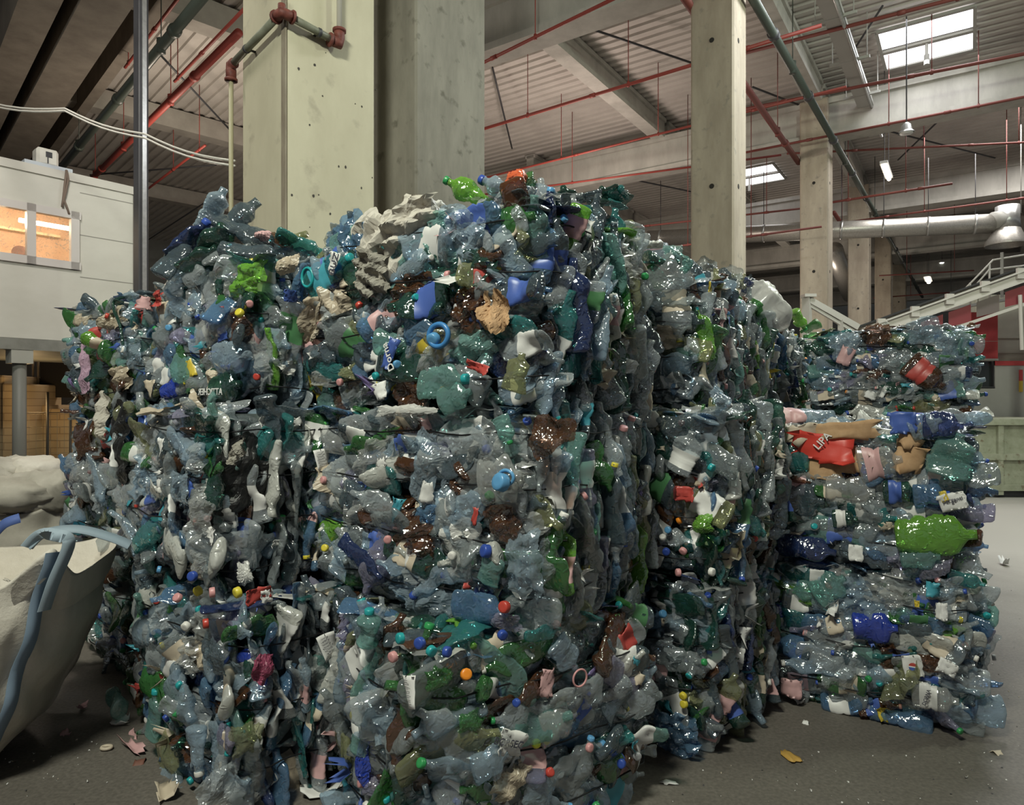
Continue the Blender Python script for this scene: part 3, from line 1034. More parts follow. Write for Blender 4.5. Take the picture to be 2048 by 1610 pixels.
run('sprinkler_pipe', through(1668, 404, 1905, 367, 6.6, .6, 0), .035, PIPE_DULL, 'short red sprinkler pipe under the glowing tube lamp', 'pipe', (.3, .7), 2)
run('sprinkler_pipe', through(1680, 446, 2048, 396, 6.6, .6, 4), .03, PIPE_DULL, 'red sprinkler pipe just above the silver duct', 'pipe', (.3, .5, .7), 3)
run('sprinkler_pipe', through(1300, 500, 1594, 460, 5.4, 2, .5), .03, PIPE_DULL, 'low red sprinkler pipe left of the second slim column', 'pipe', (.5, .75), 2)
run('sprinkler_pipe', through(1310, 450, 1594, 418, 6.4, 2, .5), .03, PIPE_DULL, 'red sprinkler pipe above the low one beside the second column', 'pipe', (.5, .8), 2)
run('sprinkler_pipe', through(1050, 378, 1381, 334, 7.2, 2, 2), .03, PIPE_RED, 'red sprinkler pipe seen under the long pale cross beam', 'pipe', (.4, .8), 2)
run('sprinkler_pipe', through(1820, 548, 1948, 541, 6.3, 1, 0), .03, PIPE_DULL, 'far short red pipe between the two round lamps', 'pipe', (.3, .8), 1)
run('sprinkler_pipe', through(1802, 592, 1900, 585, 6.0, 1, 0), .03, PIPE_DULL, 'lowest far red pipe beside the low round lamp', 'pipe', (.5,), 1)
run('sprinkler_main', through(1372, 0, 1592, 318, 7.2, 3, 0.3), .075, PIPE_DULL, 'thick red water main running along the hall past the nearest slim column', 'pipe', (.4, .8), 3)
run('sprinkler_main', through(1668, 425, 1696, 468, 7.0, 0, .3), .07, PIPE_DULL, 'thick red water main seen between second and third slim columns', 'pipe', (.5,), 1)
run('drain_main', through(1508, 0, 1728, 388, 7.3, 3, 22), .085, PIPE_DARK, 'dark green drain pipe with couplings running along the column line', 'pipe', (.15, .3, .45), 14, jm=DARKST)
# cable tray with conduit
r0 = through(1655, 0, 1742, 243, 8.15, 2, 1)
ct = empty('cable_tray', r0[0], 0, 'grey cable tray with a shiny conduit running along the hall roof', 'cable tray')
m = MB(); m.bar(Vector((0, 0, 0)), r0[1] - r0[0], .30, .03); d_ = (r0[1] - r0[0]).normalized(); s_ = d_.cross(Vector((0, 0, 1)))
for q in (-1, 1): m.bar(s_ * .15 * q + Vector((0, 0, .03)), r0[1] - r0[0] + s_ * .15 * q + Vector((0, 0, .03)), .01, .08)
m.build('tray', STEELP, ct)
MB().tube([s_ * .12 + Vector((0, 0, -.05)), r0[1] - r0[0] + s_ * .12 + Vector((0, 0, -.05))], .03, 8).build('conduit', GALV, ct, True)
Ln = (r0[1] - r0[0]).length
for i in range(5):
    c = d_ * (Ln * (i + .5) / 5)
    m = MB(); m.bar(c - s_ * .35, c + s_ * .35, .05, .05); m.tube([c + s_ * .3, c + s_ * .3 + Vector((0, 0, 1.05))], .01, 6); m.tube([c - s_ * .3, c - s_ * .3 + Vector((0, 0, 1.05))], .01, 6)
    m.build('tray_hanger', STEELP, ct)

# steel tension rods under the roof (thin dark diagonals)
def brace(p, q, label, r=.022):
    o = MB().tube([p, q], r, 6).build('bracing_rod', DARKST, None, True)
    return tag(o, label, 'bracing', 'dark bracing rods under the roof')


brace(HZ(985, 135, 8.9), HZ(1024, 297, 8.6), 'short dark bracing rod hanging near the weathered pillar')
brace(HZ(1183, 58, 8.6), HZ(1390, 128, 8.6), 'dark bracing rod that runs into the nearest slim column')
brace(HZ(1505, 174, 8.5), HZ(1598, 210, 8.5), 'dark bracing rod between first and second slim columns')
brace(HZ(1756, 257, 8.6), HZ(1990, 316, 8.6), 'long dark bracing rod of the cross beneath the lit beam')
brace(HZ(1884, 235, 8.6), HZ(1796, 320, 8.6), 'shorter dark bracing rod of the cross beneath the lit beam')
brace(HZ(1765, 12, 8.9), HZ(1700, 112, 8.9), 'thin bracing rod beside the cable tray')
brace(HZ(1255, 357, 8.2), HZ(1385, 384, 8.2), 'far dark bracing rod left of the nearest slim column')

# silver duct with hood
DUCT = mottled('duct_foil', (.42, .40, .37), (.54, .52, .48), 30, .35, metal=.7, bump=.15)
dy0, dy1 = 17.0, 21.0
a_ = W(1296, 477, 21.5); b_ = W(2010, 446, 17.0)
dz = 5.75
du = empty('ventilation_duct', a_, 0, 'long silver round ventilation duct crossing the hall behind the slim columns', 'duct')
d_ = (b_ - a_).normalized(); Ln = (b_ - a_).length
MB().tube([Vector((0, 0, 0)), b_ - a_], .24, 20).build('duct_run', DUCT, du, True)
for i in range(9):
    c = d_ * (Ln * (i + .4) / 9)
    MB().tube([c - d_ * .03, c + d_ * .03], .252, 20).build('duct_joint', GALV, du, True)
    m = MB(); m.tube([c + Vector((0, 0, .2)), c + Vector((0, 0, 9 - a_.z - .4))], .01, 6); m.build('hanger_rod', DARKST, du, True)
c = b_
hd = empty('extraction_hood', c, 0, 'silver extraction hood with a bell shaped mouth at the right end of the duct', 'hood')
m = MB(); m.tube([Vector((.06, 0, .42)), Vector((.06, 0, .1)), Vector((.06, 0, -.15))], [.26, .26, .28], 20)
m.build('hood_neck', GALV, hd, True)
m = MB(); m.tube([Vector((.06, 0, -.13)), Vector((.06, 0, -.2)), Vector((.03, 0, -.50)), Vector((.03, 0, -.56))], [.27, .30, .46, .46], 22, cap=False)
m.build('hood_mouth', DUCT, hd, True)
m = MB(); m.tube([Vector((0.06, 0, .12)), Vector((-.3, 0, .05))], .22, 16); m.tube([Vector((.4, 0, .25)), Vector((.4, 0, 3.3))], .012, 6)
m.build('hood_bracket', STEELP, hd, True)
a_ = W(1668, 500, 26); b_ = W(1700, 590, 30)
m = MB(); m.tube([a_, b_], .33, 16); tag(m.build('ventilation_duct', DUCT, None, True), 'wide dull duct sloping down between second and third slim columns', 'duct')

# lamps
TUBE = emit('tube_glow', (1.0, .90, .76), 16.0)
DISC = emit('disc_glow', (.93, 1.0, .92), 18.0)
def tube_lamp(px, py, y, ln, rad, label, ax=U):
    p = W(px, py, y)
    r_ = empty('tube_lamp', p, 0, label, 'lamp')
    m = MB(); m.bar(-ax * ln / 2, ax * ln / 2, rad * 3.4, .06); m.build('housing', STEELP, r_)
    m = MB(); m.tube([-ax * ln * .46 - Vector((0, 0, .05)), ax * ln * .46 - Vector((0, 0, .05))], rad, 8); m.build('tube', TUBE, r_, True)
    m = MB()
    for s in (-.35, .35): m.tube([ax * ln * s, ax * ln * s + Vector((0, 0, max(.3, 9.0 - p.z)))], .008, 6)
    m.build('suspension', DARKST, r_)
    return r_


tube_lamp(1773, 340, 15.5, 1.25, .045, 'glowing tube lamp hanging under the dim roof above the duct')
tube_lamp(1856, 557, 29, 1.5, .08, 'small glowing tube lamp far down the hall above the conveyor')
for px, py, y, lb in ((1884, 525, 33, 'upper round white lamp glowing far down the hall'), (1902, 588, 31, 'lower round white lamp just above the conveyor')):
    p = W(px, py, y)
    r_ = empty('round_lamp', p, 0, lb, 'lamp')
    m = MB(); m.tube([Vector((0, 0, .10)), Vector((0, 0, -.02))], [.12, .22], 16); m.build('housing', STEELP, r_, True)
    m = MB(); m.tube([Vector((0, 0, -.02)), Vector((0, 0, -.07)), Vector((0, 0, -.1))], [.21, .2, .1], 16); m.build('glass', DISC, r_, True)
    m = MB(); m.tube([Vector((0, 0, .1)), Vector((0, 0, max(.4, 9.0 - p.z)))], .01, 6); m.build('suspension', DARKST, r_)
for (pos_, lb) in ((KEY, 'long high bay lamp hanging behind the viewer'), (KEY2, 'long high bay lamp hanging over the aisle on the right'), (KEY3, 'added high bay lamp out of view that brightens the white cabin')):
    p = Vector(pos_) + Vector((0, 0, .08))
    r_ = empty('high_bay_lamp', p, 0, lb, 'lamp')
    m = MB(); m.box((-.65, -.28, 0), (.65, .28, .1), bevel=.02); m.build('housing', STEELP, r_)
    m = MB(); m.tube([Vector((-.5, 0, .1)), Vector((-.5, 0, 9.0 - p.z))], .01, 6); m.tube([Vector((.5, 0, .1)), Vector((.5, 0, 9.0 - p.z))], .01, 6); m.build('suspension', DARKST, r_)
# bell shaped loudspeaker/lamp hanging in the middle
p = W(1813, 262, 13.0)
r_ = empty('bell_lamp', p, 0, 'small round bell shaped lamp hanging unlit below the lit cross beam', 'lamp')
m = MB(); m.tube([Vector((0, 0, .16)), Vector((0, 0, .12)), Vector((0, 0, .02)), Vector((0, 0, -.04))], [.03, .08, .1, .15], 16, cap=False); m.build('shade', GALV, r_, True)
m = MB(); m.tube([Vector((0, 0, -.02)), Vector((0, 0, -.05))], [.13, .11], 16); m.build('glass', plain('lamp_glass_off', (.6, .6, .58), .3), r_, True)
m = MB(); m.tube([Vector((0, 0, .16)), Vector((0, 0, 9 - p.z))], .012, 6); m.build('suspension', DARKST, r_)

# ------------------------------------------------------------------ far walls
WALLM = mottled('wall_panel_dim', (.17, .17, .155), (.23, .23, .21), .6, .7)
m = MB()
a_ = Q0 + U * 48 - T * 30; b_ = Q0 + U * 48 + T * 40
m.bar(a_ + Vector((0, 0, 4.6)), b_ + Vector((0, 0, 4.6)), .3, 9.2)
struct(m.build('wall_back', WALLM))
# right side: pale block wall, grey panel with a red rail, window opening, red sheets
WR = 13.5
def wl(px, py): return W(px, py, WR)
BEIGE = mottled('wall_block_pale', (.40, .385, .315), (.48, .46, .385), 1.2, .8)
GREYW = mottled('wall_panel_grey', (.37, .355, .34), (.43, .415, .40), 1.5, .6)
REDM = mottled('sheet_red', (.46, .055, .06), (.58, .085, .09), 3, .5)
rw = Vector((1, -.12, 0)).normalized()
def rwall(px0, px1, z0, z1, dy=0):
    x0 = (px0 - CX) / F * WR; x1 = (px1 - CX) / F * WR
    return Vector((x0, WR + dy, z0)), Vector((x1, WR + dy, z1))
z_ = lambda py: CAM_Z - (py - CY) / F * WR
p0, p1 = rwall(1690, 2400, 0, z_(728))
m = MB(); m.box((p0.x, WR, 0), (rwall(1936, 0, 0, 0)[0].x, WR + .12, p1.z)); 
m.box((rwall(1990, 0, 0, 0)[0].x, WR, 0), (p1.x, WR + .12, z_(722)))
m.box((rwall(1936, 0, 0, 0)[0].x, WR, 0), (rwall(1990, 0, 0, 0)[0].x, WR + .12, z_(776)))
struct(m.build('wall_right', GREYW))
m = MB(); m.box((rwall(1990, 0, 0, 0)[0].x, WR - .03, z_(731)), (p1.x, WR + .14, z_(722))); struct(m.build('trim_1', REDM))
m = MB(); m.box((rwall(1985, 0, 0, 0)[0].x, WR + .9, z_(776)), (p1.x, WR + 1.1, z_(575)))
for py in (668, 700): m.box((rwall(1985, 0, 0, 0)[0].x, WR + .86, z_(py)), (p1.x, WR + .9, z_(py - 4)))
for px in (2010, 2016): m.box((rwall(px, 0, 0, 0)[0].x, WR + .84, z_(776)), (rwall(px + 3, 0, 0, 0)[0].x, WR + .9, z_(575)))
struct(m.build('wall_upper', BEIGE))
# low window opening under the red sheets
wn = empty('window_1', rwall(1936, 0, 0, 0)[0]); wn['kind'] = 'structure'
x0 = 0; x1 = (1990 - 1936) / F * WR
m = MB(); m.box((x0, .08, z_(776)), (x1, .1, z_(722))); m.build('pane', plain('glass_dark', (.03, .035, .035), .12), wn)
m = MB()
for px in (1936, 1951, 1988): m.box(((px - 1936) / F * WR, .02, z_(776)), ((px - 1936 + 3) / F * WR, .1, z_(722)))
m.box((x0, 0, z_(777)), (x1, .1, z_(773)))
m.build('frame', DARKST, wn)
rs = empty('red_sheet', rwall(1935, 0, 0, 0)[0], 0, 'red metal cladding in two sheets between conveyor and low dark window', 'cladding')
for pa_, pb_ in ((683, 626), (721, 684)):
    m = MB(); m.box((0, -.12, z_(pa_)), ((1987 - 1935) / F * WR, -.09, z_(pb_)))
    m.build('sheet', REDM, rs)
m = MB(); m.box((0, -.14, z_(722)), ((1987 - 1935) / F * WR, -.08, z_(718))); m.build('edge_strip', GREYW, rs)
# red and yellow marking pole on the wall
mk = empty('marker_post', rwall(2038, 0, 0, 0)[0] + Vector((0, -.05, z_(784))), 0, 'red and yellow striped marker strip on the grey wall', 'marker')
m = MB(); m.box((-.025, -.02, 0), (.025, .02, .22)); m.build('lower_half', plain('mark_yellow', (.62, .42, .06), .5), mk)
m = MB(); m.box((-.025, -.02, .22), (.025, .02, .44)); m.build('upper_half', REDM, mk)

# conveyor rising to the right
cv = empty('conveyor', W(1640, 690, 12.2), 0, 'inclined belt conveyor with a pale rail and red side panels rising to the right', 'conveyor')
cb = cv.location
def cp(px, py, y): return W(px, py, y) - cb
P0, P1 = cp(1725, 668, 12.2), cp(2300, 462, 11.2)
PALES = plain('conveyor_pale', (.50, .47, .42), .5)
m = MB(); m.bar(P0, P1, .10, .16); m.bar(P0 + Vector((0, 0, .09)), P1 + Vector((0, 0, .09)), .22, .03); m.bar(P0 - Vector((0, 0, .09)), P1 - Vector((0, 0, .09)), .2, .03)
m.build('side_rail', PALES, cv)
m = MB(); m.bar(P0 + Vector((0, .45, .12)), P1 + Vector((0, .45, .12)), .8, .03); m.build('belt', plain('belt_black', (.02, .02, .02), .7), cv)
m = MB(); m.bar(P0 + Vector((0, .9, 0)), P1 + Vector((0, .9, 0)), .10, .16); m.build('side_rail', PALES, cv)
for i in range(8):
    c = P0.lerp(P1, (i + .5) / 8)
    m = MB(); m.box((c.x - .07, c.y - .09, c.z - .02), (c.x + .07, c.y - .04, c.z + .16)); m.build('roller_bracket', PALES, cv)
REDD = plain('panel_dark_red', (.20, .03, .035), .6); GRD = plain('panel_brown_grey', (.14, .11, .10), .6)
for i in range(10):
    a_ = P0.lerp(P1, i / 10 + .02); b_ = P0.lerp(P1, (i + 1) / 10)
    m = MB(); m.add([tuple(a_ + Vector((0, .02, -.16))), tuple(b_ + Vector((0, .02, -.16))), tuple(b_ + Vector((0, .02, -.46))), tuple(a_ + Vector((0, .02, -.42)))], [(0, 1, 2, 3)])
    m.build('side_panel', REDD if i % 3 != 1 else GRD, cv)
m = MB(); m.bar(P0 + Vector((0, 0, -.46)), P1 + Vector((0, 0, -.50)), .06, .05)
m.tube([cp(2040, 590, 11.6), cp(2044, 700, 11.6)], .03, 8)
m.build('lower_rail', PALES, cv)
m = MB()
for f_ in (.80, .97):
    c = P0.lerp(P1, f_)
    m.bar(c + Vector((0, .45, -.1)), Vector((c.x, c.y + .45, -cb.z)), .12, .12)
m.build('support_leg', STEELP, cv)
# railing on the conveyor walkway
def rail(pts, r=.018):
    mm = MB(); mm.tube(pts, r, 8); return mm
rl = empty('railing', W(1915, 610, 13.2), 0, 'pale pipe railing of the walkway above the conveyor', 'railing')
rb = rl.location
def rp(px, py, y=13.2): return W(px, py, y) - rb
RAILM = plain('railing_pale', (.42, .40, .36), .5)
m = rail([rp(1918, 590), rp(1986, 520), rp(2060, 508), rp(2200, 508)]); m.build('handrail', RAILM, rl, True)
m = rail([rp(1936, 588), rp(1978, 540), rp(2060, 530), rp(2200, 530)]); m.build('mid_rail', RAILM, rl, True)
for px, a0, b0 in ((1979, 528, 600), (2003, 516, 590), (1940, 566, 610)):
    m = rail([rp(px, a0), rp(px, b0)]); m.build('post', RAILM, rl, True)
m = MB(); m.bar(rp(1900, 618), rp(2250, 560), .5, .05); m.build('walkway', STEELP, rl)
m = MB(); m.bar(rp(2004, 505), rp(2004, 595), .05, .05); m.bar(rp(2225, 560), Vector((rp(2225, 560).x, rp(2225, 560).y, -rb.z)), .1, .1); m.build('steel_post', plain('post_dim', (.20, .19, .17), .6), rl)
# low steel frame with stair stringer left of the second pile
fr = empty('stair_gantry', W(1614, 660, 11.5), 0, 'pale steel frame with a sloping stringer behind the far end of the bale row', 'frame')
fb = fr.location
def fp(px, py, y=11.5): return W(px, py, y) - fb
m = MB(); m.bar(fp(1614, 594), Vector((fp(1614, 594).x, 0, -fb.z)), .12, .12); m.bar(fp(1605, 592), fp(1628, 592), .2, .05); m.build('upright', RAILM, fr)
m = MB(); m.bar(fp(1618, 600), fp(1715, 655), .10, .1); m.bar(fp(1618, 610), fp(1715, 668), .06, .05); m.build('stringer', RAILM, fr)
m = MB(); m.bar(fp(1682, 640), Vector((fp(1682, 640).x, 0, -fb.z)), .08, .08); m.build('upright', RAILM, fr)
# green skip container at the far right
SKIPM = mottled('skip_green', (.26, .28, .19), (.38, .39, .29), 5, .65, c3=(.16, .12, .07), scale2=9)
sk = empty('skip_container', G(1955, 1000) + Vector((0, .3, 0)), 0, 'pale green steel skip container standing against the grey wall', 'container')
sy = sk.location.y
hz = (1000 - 843) / F * sy
ln = 3.2
m = MB(); m.box((0, 0, .12), (ln, 1.6, hz - .06)); m.build('body', SKIPM, sk)
m = MB()
for x_ in np.arange(0, ln + .1, .52): m.box((x_, -.06, .05), (x_ + .09, 0, hz - .06))
m.box((0, -.07, hz * .48), (ln, 0, hz * .56)); m.box((0, -.07, .12), (ln, 0, .22))
m.build('ribs', SKIPM, sk)
m = MB(); m.box((-.03, -.09, hz - .1), (ln, 1.65, hz)); m.build('top_rim', SKIPM, sk)
m = MB(); m.box((.1, .05, 0), (ln, .2, .14)); m.box((.1, 1.3, 0), (ln, 1.5, .14)); m.build('skid', DARKST, sk)
# ------------------------------------------------------------------ left side: roof members, cabin, post, yard
LDARK = mottled('concrete_dark_brown', (.13, .11, .09), (.19, .165, .135), 2, .85)  # darker, browner concrete tone for the left roof beams
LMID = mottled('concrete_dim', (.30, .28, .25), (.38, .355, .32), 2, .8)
def lbeam(name, p, t0, t1, ax, wd, z0, z1, mat):
    a = p + ax * t0; b = p + ax * t1
    m = MB(); zc = (z0 + z1) / 2
    m.bar(Vector((a.x, a.y, zc)), Vector((b.x, b.y, zc)), wd, z1 - z0)
    return struct(m.build(name, mat))
for (px, py, hz_, t0, t1) in ((461, 291, 8.5, 14, 0.9), (390, 414, 8.5, 14, 2.6), (465, 80, 8.5, 12, .6)):
    p = HZ(px, py, hz_)
    lbeam('roof_purlin', p, -t0, t1, UL, .42, 8.5, 8.98, LMID)
for (px, py, hz_, wd, lb) in ((128, 150, 7.7, .62, 'dark brown roof beam above the white cabin'), (30, 120, 7.7, .5, 'dark brown roof beam at the upper left corner')):
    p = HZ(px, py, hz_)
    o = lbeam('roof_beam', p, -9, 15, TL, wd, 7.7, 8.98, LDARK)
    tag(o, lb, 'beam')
p = HZ(205, 170, 8.3); o = lbeam('roof_beam', p, -9, 15, TL, .2, 8.3, 8.98, LDARK); tag(o, 'narrow dark roof beam right of the wide dark one', 'beam')
p = HZ(255, 175, 7.5)
run('drain_main', [p - TL * 8, p + TL * 12], .10, PIPE_DARK, 'dark drain pipe under the roof left of the steel post', 'pipe', (.3, .6), 6)
p = HZ(335, 207, 7.6)
run('sprinkler_main', [p - TL * 3.6, p + TL * 10], .085, PIPE_RED, 'thick bright red water main left of the thick pale pillar', 'pipe', (.25, .5, .7), 4)
p = HZ(400, 110, 7.9)
run('sprinkler_pipe', [p - TL * 2.3, p + TL * 1.4], .035, PIPE_RED, 'thin red pipe above the thick bright red main', 'pipe', (.95,), 1)
p = HZ(300, 70, 8.1)
run('sprinkler_pipe', [p - TL * 3, p + TL * 1.6], .035, PIPE_RED, 'thin red pipe beside the top of the steel post', 'pipe', (.95,), 1)
p = HZ(398, 300, 7.5)
run('sprinkler_pipe', [p - TL * .4, p + TL * 7], .035, PIPE_RED, 'thin dark red pipe below the main, right of the steel post', 'pipe', (.05, .3, .6), 2)
for a_, b_, lb in (((310, 98), (462, 262), 'long dark bracing rod crossing behind the bright red main'), ((180, 350), (432, 330), 'flat dark bracing rod above the white cabin'), ((296, 480), (440, 385), 'low dark bracing rod right of the steel post')):
    brace(HZ(*a_, 8.2), HZ(*b_, 8.2), lb)
# slack white cables
for k, (ys, lb) in enumerate((((200, 217, 268, 322), 'upper of two slack white cables strung to the pale pillar'), ((206, 222, 276, 332), 'lower of two slack white cables strung to the pale pillar'))):
    pts = [W(x, y, 9.0 - i * .9) for i, (x, y) in enumerate(zip((-40, 130, 290, 470), ys))]
    cv_ = []
    for i in range(3):
        for q in np.linspace(0, 1, 6, endpoint=False): cv_.append(pts[i].lerp(pts[i + 1], q) - Vector((0, 0, .05 * math.sin(PI * q))))
    cv_.append(pts[3])
    tag(MB().tube(cv_, .012, 6).build('slack_cable', plain('cable_white%d' % k, (.62, .60, .55), .4), None, True), lb, 'cable')

# white cabin on a steel deck
CB = 10.8
def cw(px, py, dy=0): return W(px, py, CB + dy)
CABM = mottled('cabin_panel_white', (.60, .585, .53), (.67, .655, .60), .8, .5, (1, 1, 2))
CABT = plain('cabin_trim', (.62, .60, .55), .5)
cx1 = cw(270, 0).x; ztop = cw(0, 388).z; zbot = cw(0, 690).z
cabyaw = R(14)
cab = empty('site_cabin', Vector((cx1, CB, zbot)), R(50), 'white panelled site cabin raised on a steel deck at the left', 'cabin')
# local: x to the left negative, y depth; front y=0
Hc = ztop - zbot; Wc = 3.4; Dc = 3.0
def cloc(px, py, dep=0.0):
    """local point on the cabin front under a pixel"""
    Mi = (Matrix.Translation(cab.location) @ rotz(cab.rotation_euler.z)).inverted()
    o = Mi @ Vector((0, 0, CAM_Z)); d = Mi.to_3x3() @ Vector(((px - CX) / F, 1, -(py - CY) / F))
    t = (dep - o.y) / d.y
    return o + d * t
w0 = cloc(-120, 404); w1 = cloc(157, 541)
wa, wb, wz0, wz1 = cloc(-90, 480).x, w1.x, w1.z, cloc(157, 426).z
m = MB()
m.box((-Wc, 0, 0), (wa, .06, Hc)); m.box((wb, 0, 0), (0, .06, Hc)); m.box((wa, 0, 0), (wb, .06, wz0)); m.box((wa, 0, wz1), (wb, .06, Hc))
m.build('front_wall', CABM, cab)
m = MB(); m.box((-.06, .06, 0), (0, Dc, Hc)); m.box((-Wc, Dc - .06, 0), (0, Dc, Hc)); m.box((-Wc, 0.06, 0), (-Wc + .06, Dc, Hc)); m.build('outer_wall', CABM, cab)
m = MB(); m.box((-Wc, .06, -.02), (0, Dc, .04)); m.build('cabin_floor', plain('cabin_floor', (.25, .18, .12), .6), cab)
m = MB(); m.box((-Wc - .03, -.03, Hc - .02), (.03, Dc + .03, Hc + .1)); m.build('cabin_roof', CABT, cab)
m = MB()
for zq in (wz0 - .10, wz1 + .02 - .35, Hc * .93): m.box((wb + .02, -.004, zq), (0, .0, zq + .012))
m.box((-.03, -.02, 0), (.02, .03, Hc)); m.build('panel_joint', plain('joint_grey', (.30, .29, .26), .6), cab)
wf = empty('cabin_window', (0, 0, 0)); wf.parent = cab
m = MB(); fw = .11
m.box((wa - .02, -.05, wz0), (wb + .02, .05, wz0 + fw)); m.box((wa - .02, -.05, wz1 - fw), (wb + .02, .05, wz1))
xm = cloc(62, 480).x
for q in (wa, xm - .06, wb - fw): m.box((q, -.05, wz0), (q + fw, .05, wz1))
m.build('window_frame', plain('window_frame_white', (.66, .62, .60), .4), wf)
gm, nt, bs = nm('window_glass_dirty')
N = nt.nodes; L = nt.links
gl = N.new('ShaderNodeBsdfTransparent'); gl.inputs[0].default_value = (.95, .93, .88, 1)
bs.inputs['Base Color'].default_value = (.55, .50, .44, 1); bs.inputs['Roughness'].default_value = .1
nz = N.new('ShaderNodeTexNoise'); nz.inputs['Scale'].default_value = 16; nz.inputs['Detail'].default_value = 6; nz.inputs['Distortion'].default_value = 2.5
tc = N.new('ShaderNodeTexCoord'); L.new(tc.outputs['Object'], nz.inputs['Vector'])
cr = N.new('ShaderNodeValToRGB'); cr.color_ramp.elements[0].position = .56; cr.color_ramp.elements[0].color = (.08, .08, .08, 1); cr.color_ramp.elements[1].position = .72; cr.color_ramp.elements[1].color = (.6, .6, .6, 1)
L.new(nz.outputs['Fac'], cr.inputs[0])
mx = N.new('ShaderNodeMixShader'); L.new(cr.outputs[0], mx.inputs[0]); L.new(gl.outputs[0], mx.inputs[1]); L.new(bs.outputs[0], mx.inputs[2]); L.new(mx.outputs[0], N['Material Output'].inputs[0])
m = MB(); m.box((wa, -.002, wz0 + .05), (xm, .006, wz1 - .05)); m.build('pane', gm, wf)
m = MB(); m.box((xm, -.002, wz0 + .05), (wb, .006, wz1 - .05)); m.build('pane', gm, wf)
# inside: back wall warm board, shelf, tube lamp
m = MB(); m.box((-Wc + .1, 1.6, .05), (-.08, 1.66, Hc - .05)); m.build('inner_wall', mottled('inner_wall_warm', (.50, .30, .20), (.64, .42, .30), 3, .7), cab)
m = MB(); m.box((-Wc + .1, 1.2, wz0 + .12), (-.1, 1.6, wz0 + .2)); m.box((-Wc + .1, 1.45, wz0 + .75), (-.6, 1.6, wz0 + .79)); m.build('shelf', plain('shelf_cream', (.62, .50, .34), .6), cab)
tb = MB(); q = cloc(38, 440, .8); q2 = cloc(165, 458, .8)
tb.tube([(q.x, .8, q.z), (q2.x + .3, .8, q.z)], .035, 8); tb.build('ceiling_tube', emit('cabin_tube', (1, .86, .62), 22), cab)
m = MB(); m.tube([(cloc(40, 505, .12).x, .12, cloc(40, 505, .12).z), (cloc(40, 505, .12).x, .14, cloc(40, 505, .12).z)], .10, 20); m.build('round_disc', plain('disc_pink', (.62, .34, .28), .5), cab)
pl = point('cabin_lamp_light', Matrix.Translation(cab.location) @ rotz(cab.rotation_euler.z) @ Vector((-1.6, .75, Hc - .55)), 42, (1.0, .80, .58), .1)
# fitting and strap on the cabin roof
fit = empty('roof_light_unit', Matrix.Translation(cab.location) @ rotz(cab.rotation_euler.z) @ Vector((cloc(97, 330).x, .17, Hc + .1)), cab.rotation_euler.z, 'small white boxy light unit on a tray on the cabin roof edge', 'light unit')
m = MB(); m.box((-.13, -.12, .05), (.15, .12, .30), bevel=.035); m.build('box', plain('unit_white', (.70, .68, .62), .4), fit)
m = MB(); m.box((-.02, -.128, .17), (.06, -.118, .25)); m.box((.0, -.13, .08), (.012, -.12, .17)); m.build('socket_mark', DARKST, fit)
m = MB(); m.box((-.30, -.2, 0), (.30, .16, .05)); m.build('tray', plain('tray_blue_white', (.55, .60, .66), .35), fit)
q = cloc(131, 345)
M_ = Matrix.Translation(cab.location) @ rotz(cab.rotation_euler.z)
pts = [(131, 343), (134, 360), (129, 385), (125, 400), (130, 412), (136, 430)]
pts2 = [(131, 343), (128, 365), (124, 400), (122, 415)]
sm = MB()
for P_ in (pts, pts2): sm.tube([M_ @ (cloc(*a) + Vector((0, -.05, 0))) for a in P_], .016, 6)
sm.tube([M_ @ (cloc(131, 343) + Vector((0, -.05, 0))), M_ @ (Vector((cloc(131, 340).x, .1, Hc + .12))), M_ @ (Vector((cloc(131, 340).x, .4, Hc + .12)))], .018, 6)
tag(sm.build('hanging_strap', plain('strap_brown', (.20, .15, .12), .8), None, True), 'brown strap knotted over the cabin roof and hanging before the window', 'strap')
# deck under the cabin with steel feet
dk = empty('steel_deck', Vector((cab.location.x, cab.location.y, 0)), cab.rotation_euler.z, 'grey steel deck on round posts carrying the white cabin', 'deck')
m = MB(); m.box((-Wc - .3, -.10, zbot - .17), (.9, Dc + .1, zbot - .01)); m.build('deck_beam', mottled('deck_steel', (.19, .19, .17), (.26, .26, .235), 4, .6), dk)
for px in (41,):
    q = cloc(px, 760)
    m = MB(); m.tube([(q.x, .05, 0), (q.x, .05, zbot - .17)], .085, 14); m.build('post', plain('post_grey', (.22, .22, .20), .5), dk, True)
    m = MB(); m.box((q.x - .13, -.09, zbot - .36), (q.x + .13, .19, zbot - .16)); m.build('post_cap', plain('cap_pale', (.42, .42, .38), .6), dk)
for xx in (-Wc, .7):
    m = MB(); m.tube([(xx, Dc - .2, 0), (xx, Dc - .2, zbot - .17)], .085, 14); m.build('post', plain('post_grey2', (.22, .22, .20), .5), dk, True)

# tall steel post
p = W(282, CY, 9.4); p.z = 0
sp = empty('steel_post', p, R(-30), 'tall dark steel post beside the white cabin', 'post')
m = MB(); m.box((-.07, -.07, 0), (.07, .07, 7.66), bevel=.01); m.build('shaft', mottled('post_steel', (.04, .04, .045), (.065, .065, .072), 5, .5, (1, 1, .2)), sp)
m = MB(); m.box((.071, -.03, 0.5), (.085, .03, 7.6)); m.build('cable_channel', GALV, sp)

